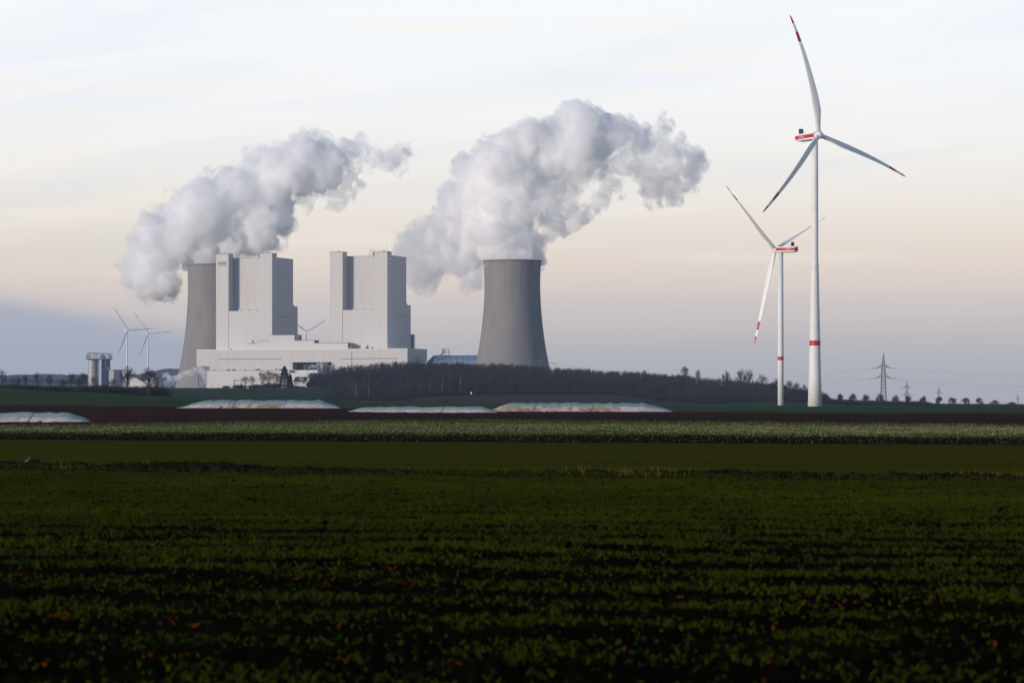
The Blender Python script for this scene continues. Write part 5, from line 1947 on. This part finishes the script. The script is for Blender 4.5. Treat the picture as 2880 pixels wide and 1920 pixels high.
# pale blossoms over it, thicker in the nearer half and to the right
n = 80000
uu = rng.uniform(-150, 3030, n)
t = rng.uniform(0, 1, n)
dens = np.interp(t, [0, .05, .12, .45, .62, 1], [.1, .45, .95, 1.0, .25, .10]) * np.interp(uu, [-150, 500, 1200, 2200, 3030], [.55, .6, .8, 1, 1])
k_ = rng.uniform(0, 1, n) < dens
uu, t = uu[k_], t[k_]
Y = D3(uu) * (1 - t) + D4(uu) * t
X = (uu - 1440) * Y / F
n = len(X)
Zf = np.clip(.74 + .06 * smooth_noise(X * .4, Y * .2, 61), .45, 1.0) + rng.uniform(-.06, .14, n)
C = np.stack([X, Y, Zf], -1)
s = rng.uniform(.016, .042, n)
V, Fc = blades(C, s * 2, s, rng.uniform(.1, .8, n), rng)
tag(np_obj('blossoms', V, Fc, 'flower'), 'countless tiny pale blossoms over the cover crop strip', 'blossoms', kind='stuff')
n = 2600
uu = rng.uniform(-150, 3030, n)
Y = D3(uu) + rng.uniform(-.15, .1, n)
X = (uu - 1440) * Y / F
s = rng.uniform(.012, .03, n)
V, Fc = blades(np.stack([X, Y, rng.uniform(.05, .7, n)], -1), s * 2, s, rng.uniform(.1, .8, n), rng)
tag(np_obj('edge_blossoms', V, Fc, 'flower'), 'sparse pale specks on the dark front edge of the cover crop', 'blossoms', kind='stuff')

# the white bird on the verge
bd = 172.0
bp = P(77, 1306, bd)
bp.z = 0.06
bird = thing('bird', bp, 'pale long necked bird standing on the verge at the left', 'bird')
prof = [(-.26, .13, .012, .012), (-.20, .17, .045, .035), (-.10, .235, .085, .075), (0.0, .285, .10, .09), (.08, .33, .088, .085), (.13, .385, .055, .055), (.145, .45, .032, .034), (.15, .52, .027, .028), (.165, .575, .032, .034), (.20, .60, .034, .032), (.235, .597, .018, .016)]
prof = [(x * .7, z * .7, ry * .7, rz * .7) for x, z, ry, rz in prof]
vs, fs = [], []
nn = 10
for i, (x, z, ry, rz) in enumerate(prof):
    a_ = prof[max(0, i - 1)]; b_ = prof[min(len(prof) - 1, i + 1)]
    tdir = Vector((b_[0] - a_[0], 0, b_[1] - a_[1])).normalized()
    nrm = Vector((-tdir.z, 0, tdir.x))
    for j in range(nn):
        q = 2 * math.pi * j / nn
        vs.append(bp + Vector((x, 0, z)) + Vector((0, ry * math.cos(q), 0)) + nrm * (rz * math.sin(q)))
for i in range(len(prof) - 1):
    for j in range(nn):
        fs.append((i * nn + j, i * nn + (j + 1) % nn, (i + 1) * nn + (j + 1) % nn, (i + 1) * nn + j))
fs.append(tuple(range(nn))[::-1]); fs.append(tuple(range((len(prof) - 1) * nn, len(prof) * nn)))
mesh_obj('body', vs, fs, 'bird', bird, smooth=True)
mb = MB(); mb.tube(bp + Vector((.161, 0, .418)), bp + Vector((.22, 0, .41)), .010, .002, n=6); mb.build('beak', 'beak', bird)
for y in (-.03, .03):
    mb = MB(); mb.tube(bp + Vector((.0, y, .16)), bp + Vector((.012, y, .08)), .009, n=5); mb.tube(bp + Vector((.012, y, .08)), bp + Vector((-.005, y, -.05)), .007, n=5); mb.tube(bp + Vector((-.005, y, -.045)), bp + Vector((.06, y, -.05)), .008, n=4)
    mb.build('leg', 'beak', bird)

# ------------------------------------------------------------------ steam


def icosphere_np(sub=1):
    import bmesh
    bm = bmesh.new()
    bmesh.ops.create_icosphere(bm, subdivisions=sub, radius=1.0)
    V = np.array([v.co[:] for v in bm.verts]); Fc = np.array([[v.index for v in f.verts] for f in bm.faces])
    bm.free()
    return V, Fc


SPH = {1: icosphere_np(2), 2: icosphere_np(2), 3: icosphere_np(1)}


def puff_mesh(name, balls, voxel, mat, parent, seed, kids=(44, 7), kid_r=((.12, .30), (.25, .5)), rough=1.0, lump=0.8, big=0.0):
    """union of a hierarchy of balls, remeshed to one skin"""
    r = np.random.default_rng(seed)
    lv = [np.array(balls, float)]
    for n, (a, b) in zip(kids, kid_r):
        par = lv[-1]
        rep = np.repeat(par, n, 0)
        dirs = r.normal(0, 1, (len(rep), 3))
        dirs /= np.linalg.norm(dirs, axis=1, keepdims=True)
        rad = rep[:, 3] * r.uniform(a, b, len(rep))
        c = rep[:, :3] + dirs * (rep[:, 3] * r.uniform(.72, 1.02, len(rep)))[:, None]
        q = np.concatenate([c, rad[:, None]], 1)
        lv.append(q[rad > voxel * .9])
    Vs, Fs, off = [], [], 0
    for li, q in enumerate(lv):
        V0, F0 = SPH[min(3, li + 1)]
        V = V0[None] * q[:, 3][:, None, None] + q[:, None, :3]
        Vs.append(V.reshape(-1, 3))
        Fs.append((np.arange(len(q))[:, None, None] * len(V0) + F0[None]).reshape(-1, 3) + off)
        off += len(q) * len(V0)
    tmp = np_obj('steam_tmp', np.vstack(Vs), np.vstack(Fs), None)
    md = tmp.modifiers.new('remesh', 'REMESH')
    md.mode = 'VOXEL'
    md.voxel_size = voxel
    tx = bpy.data.textures.new(name + '_billow', 'CLOUDS')
    tx.noise_scale = 4.5 * lump
    tx.noise_depth = 5
    d1 = tmp.modifiers.new('billow', 'DISPLACE')
    d1.texture = tx
    d1.texture_coords = 'GLOBAL'
    d1.strength = 4.0 * rough
    d1.mid_level = .5
    if big:
        tx2 = bpy.data.textures.new(name + '_swell', 'CLOUDS')
        tx2.noise_scale = 16.0
        tx2.noise_depth = 2
        d2 = tmp.modifiers.new('swell', 'DISPLACE')
        d2.texture = tx2
        d2.texture_coords = 'GLOBAL'
        d2.strength = big
        d2.mid_level = .5
    sm = tmp.modifiers.new('smooth', 'SMOOTH')
    sm.factor = .5
    sm.iterations = 1
    dg = bpy.context.evaluated_depsgraph_get()
    me = bpy.data.meshes.new_from_object(tmp.evaluated_get(dg))
    bpy.data.objects.remove(tmp)
    base = np.array(BASE[parent.name][:])
    co = np.empty(len(me.vertices) * 3)
    me.vertices.foreach_get('co', co)
    co = co.reshape(-1, 3) - base
    me.vertices.foreach_set('co', co.ravel())
    me.materials.clear()
    me.name = name
    o = finish(name, me, mat, parent, BASE[parent.name], True, None)
    if name != 'billow':
        o['kind'] = 'stuff'
    return o


S = 2880 / 2352.0


def balls_px(lst, d, dj, seed, grow_=1.0, back=lambda u: 0.0):
    r = random.Random(seed)
    out = []
    for e in lst:
        u, v, rp = e[0] * S, e[1] * S, e[2] * S
        dd = d + (e[3] if len(e) > 3 else r.uniform(-1, 1) * dj) + back(e[0])
        p = P(u, v, dd)
        out.append((p.x, p.y, p.z, rp * dd / F * grow_))
    return out


LEFT_CORE = [(470, 592, 30), (440, 585, 36), (445, 560, 42), (405, 560, 48), (370, 590, 46), (345, 610, 40), (420, 520, 50), (380, 530, 42), (350, 550, 36), (460, 500, 52), (500, 530, 50), (500, 470, 55), (540, 500, 55), (450, 460, 38),
             (545, 440, 48), (580, 480, 55), (600, 520, 45), (620, 490, 40), (560, 550, 35), (530, 575, 28), (595, 555, 26), (520, 410, 28), (590, 410, 48), (630, 430, 45), (630, 380, 38), (660, 360, 32), (670, 400, 42), (700, 350, 38), (715, 385, 44), (745, 360, 38), (755, 400, 38), (735, 415, 30), (770, 365, 28), (330, 640, 34), (355, 655, 34), (385, 650, 30), (310, 615, 24), (395, 672, 16), (365, 682, 14), (340, 510, 22), (640, 470, 38), (648, 515, 28), (618, 555, 24), (590, 572, 20), (690, 425, 30), (480, 560, 44), (520, 552, 44), (465, 430, 26), (425, 470, 32), (370, 505, 28), (325, 565, 28), (300, 605, 24), (300, 640, 20), (330, 678, 16), (470, 520, 45)]
LEFT_SOFT = [(795, 350, 26), (800, 380, 26), (785, 410, 22), (770, 440, 18), (815, 345, 16), (725, 310, 16), (690, 318, 18), (640, 340, 16), (820, 365, 16), (760, 455, 11), (690, 440, 14), (655, 520, 18), (640, 555, 18), (300, 640, 16), (310, 670, 14), (345, 692, 12), (400, 690, 9), (300, 590, 14), (395, 445, 14), (480, 395, 13), (570, 355, 14)]
LEFT_WISP = [(838, 345, 9), (845, 368, 10), (862, 370, 8), (880, 372, 8), (895, 366, 12), (912, 355, 12), (905, 380, 8), (930, 345, 8), (940, 360, 6), (915, 400, 6), (830, 318, 8), (820, 305, 5), (850, 335, 6), (935, 385, 5), (775, 470, 9), (760, 475, 6), (800, 445, 9), (830, 425, 7), (710, 470, 7), (705, 490, 4), (855, 400, 5), (790, 462, 6), (885, 390, 5), (870, 345, 5)]
RIGHT_CORE = [(1180, 592, 56, 0), (1205, 590, 40, 0), (1150, 592, 40, 0), (1160, 560, 48), (1195, 560, 30), (1180, 525, 44), (1140, 530, 48), (1190, 490, 38), (1150, 480, 52), (1105, 500, 50), (1100, 550, 48), (1130, 580, 34), (1185, 450, 42), (1140, 430, 52), (1095, 450, 48), (1080, 400, 40), (1060, 380, 24), (1065, 480, 44), (1060, 530, 42), (1040, 570, 34), (1080, 590, 30), (1110, 400, 46), (1150, 380, 48), (1190, 400, 46), (1170, 340, 42), (1130, 350, 36), (1220, 350, 48), (1230, 400, 40), (1215, 310, 36), (1260, 320, 46), (1300, 300, 46), (1320, 260, 30), (1345, 290, 42), (1270, 370, 44), (1320, 350, 48), (1370, 330, 42), (1390, 295, 34), (1415, 310, 30), (1030, 500, 36), (1010, 540, 32), (1220, 585, 26, 0), (1235, 590, 15, 0), (1210, 440, 22), (1030, 450, 26)]
RIGHT_SOFT = [(980, 540, 38), (960, 575, 34), (1000, 580, 32), (940, 555, 22), (975, 610, 30), (960, 635, 22), (985, 655, 18), (1050, 605, 22), (1095, 640, 24), (1075, 655, 16), (1105, 615, 18), (1250, 430, 34), (1290, 410, 34), (1250, 470, 28), (1330, 395, 30), (1270, 500, 22), (1300, 470, 22), (1370, 375, 28), (1265, 530, 17), (1290, 520, 18), (1320, 505, 20), (1350, 485, 18), (1375, 460, 16), (1390, 435, 14), (1405, 405, 20), (1430, 320, 30), (1465, 320, 26), (1490, 315, 22), (1440, 380, 20), (1470, 390, 22), (1500, 400, 30), (1520, 350, 32), (1550, 370, 36), (1580, 375, 32), (1605, 375, 18), (1540, 410, 36), (1570, 410, 28), (1505, 440, 26), (1540, 445, 24), (1500, 465, 14), (1515, 300, 18), (1520, 275, 10), (1365, 265, 18), (1420, 280, 16), (1210, 280, 13), (1440, 290, 12), (920, 580, 18), (935, 560, 24), (950, 600, 30), (985, 630, 26), (945, 640, 20), (965, 660, 15), (915, 610, 14), (1000, 610, 24)]
RIGHT_WISP = [(1520, 260, 6), (1540, 290, 8), (1555, 320, 10), (1620, 385, 8), (1612, 355, 8), (1265, 548, 7), (1240, 510, 8), (1345, 505, 8), (1415, 430, 8), (1430, 450, 6), (1385, 480, 7), (1495, 480, 6), (1520, 470, 9), (1450, 270, 6), (1455, 345, 8), (1425, 400, 9), (1480, 360, 8), (1340, 430, 8), (1320, 440, 7), (1410, 360, 12), (1400, 390, 10), (1440, 420, 6), (1075, 668, 8), (1060, 630, 9), (930, 640, 8), (950, 660, 9), (1005, 640, 7), (1580, 440, 9), (1560, 460, 8), (1240, 470, 10)]
pl_ = thing('steam_plume', (CT_L[3].x, CT_L[3].y, CT_L[2]), 'billowing steam plume from the cooling tower half hidden by the boiler house', 'steam plume', 'steam plumes of the cooling towers')
puff_mesh('billow', balls_px(LEFT_CORE, 3880, 18, 1, .94), 1.7, 'steam_core', pl_, 1, big=9.0)
puff_mesh('soft_edge', balls_px(LEFT_SOFT, 3880, 18, 2, 1.3) + balls_px(LEFT_CORE, 3880, 18, 1, 1.22) + balls_px(LEFT_WISP, 3880, 14, 3, 2.2), 2.8, 'steam_shell', pl_, 2, (14,), ((.2, .5),), 2.2, 1.4)
drift = lambda u: max(0.0, 1120.0 - u) * 2.3
pr_ = thing('steam_plume', (CT_R[3].x, CT_R[3].y, CT_R[2]), 'larger billowing steam plume pouring out of the broad cooling tower', 'steam plume', 'steam plumes of the cooling towers')
puff_mesh('billow', balls_px(RIGHT_CORE, 3500, 16, 4, .94, drift), 1.6, 'steam_core', pr_, 4, big=9.0)
puff_mesh('soft_edge', balls_px([e for e in RIGHT_SOFT if e[0] > 1020], 3500, 18, 5, 1.35, drift) + balls_px(RIGHT_CORE, 3500, 16, 4, 1.15, drift) + balls_px([e for e in RIGHT_WISP if e[0] > 1020], 3500, 14, 6, 1.8, drift), 2.6, 'steam_wisp', pr_, 5, (14,), ((.2, .5),), 2.2, 1.4)
puff_mesh('thin_veil', balls_px([e for e in RIGHT_SOFT + RIGHT_WISP if e[0] <= 1020], 3500, 14, 15, 1.3, drift), 2.6, 'steam_thin', pr_, 15, (14,), ((.2, .5),), 2.2, 1.4)
# low steam by the foot of the left tower, at the loading bay, and the small vent behind the roof
S_ = S
S = 1.0
q = thing('steam_cloud', P(470, 1085, 3560), 'low white steam drifting along the foot of the left cooling tower', 'steam')
puff_mesh('billow', balls_px([(428, 1064, 8), (436, 1076, 10), (424, 1083, 8), (447, 1083, 8), (466, 1054, 8), (459, 1060, 5), (474, 1060, 7), (481, 1067, 8), (470, 1080, 10), (492, 1062, 8), (507, 1057, 9), (500, 1066, 8), (520, 1051, 9), (516, 1060, 7), (532, 1046, 8), (540, 1052, 7), (548, 1040, 8), (560, 1037, 9), (570, 1043, 9), (576, 1053, 9), (574, 1064, 8), (580, 1074, 7), (592, 1036, 7), (606, 1033, 6), (620, 1032, 5), (636, 1034, 4), (560, 1048, 6), (412, 1078, 8), (404, 1086, 7), (488, 1078, 7)], 3555, 8, 7), 1.3, 'steam_low', q, 7, (14, 5), ((.25, .6), (.3, .5)), .7, .5)
q = thing('steam_cloud', P(900, 1040, 3600), 'small puff of steam in front of the dark loading bay', 'steam')
puff_mesh('billow', balls_px([(872, 1033, 4), (878, 1028, 5), (886, 1030, 5), (893, 1024, 5), (902, 1023, 6), (910, 1026, 6), (918, 1024, 5), (925, 1030, 5), (932, 1033, 5), (905, 1033, 5), (895, 1036, 4), (940, 1034, 4)], 3600, 4, 8), 1.0, 'steam_low', q, 8, (8, 3), ((.3, .6), (.3, .5)), .4, .3)
q = thing('steam_cloud', P(1045, 712, 3760), 'small grey steam puff behind the roof of the antenna boiler house', 'steam')
puff_mesh('billow', balls_px([(1041, 711, 6), (1046, 704, 7), (1051, 708, 6), (1038, 716, 5), (1054, 715, 5)], 3765, 3, 9), 1.2, 'steam_core', q, 9, (8, 3), ((.3, .6), (.3, .5)), .4, .3)

# ------------------------------------------------------------------ haze
mb = MB()
mb.box(-6000, 6000, -300, 14500, -170, 480)
hz_o = mb.build('haze', 'haze')
tag(hz_o, kind='stuff')
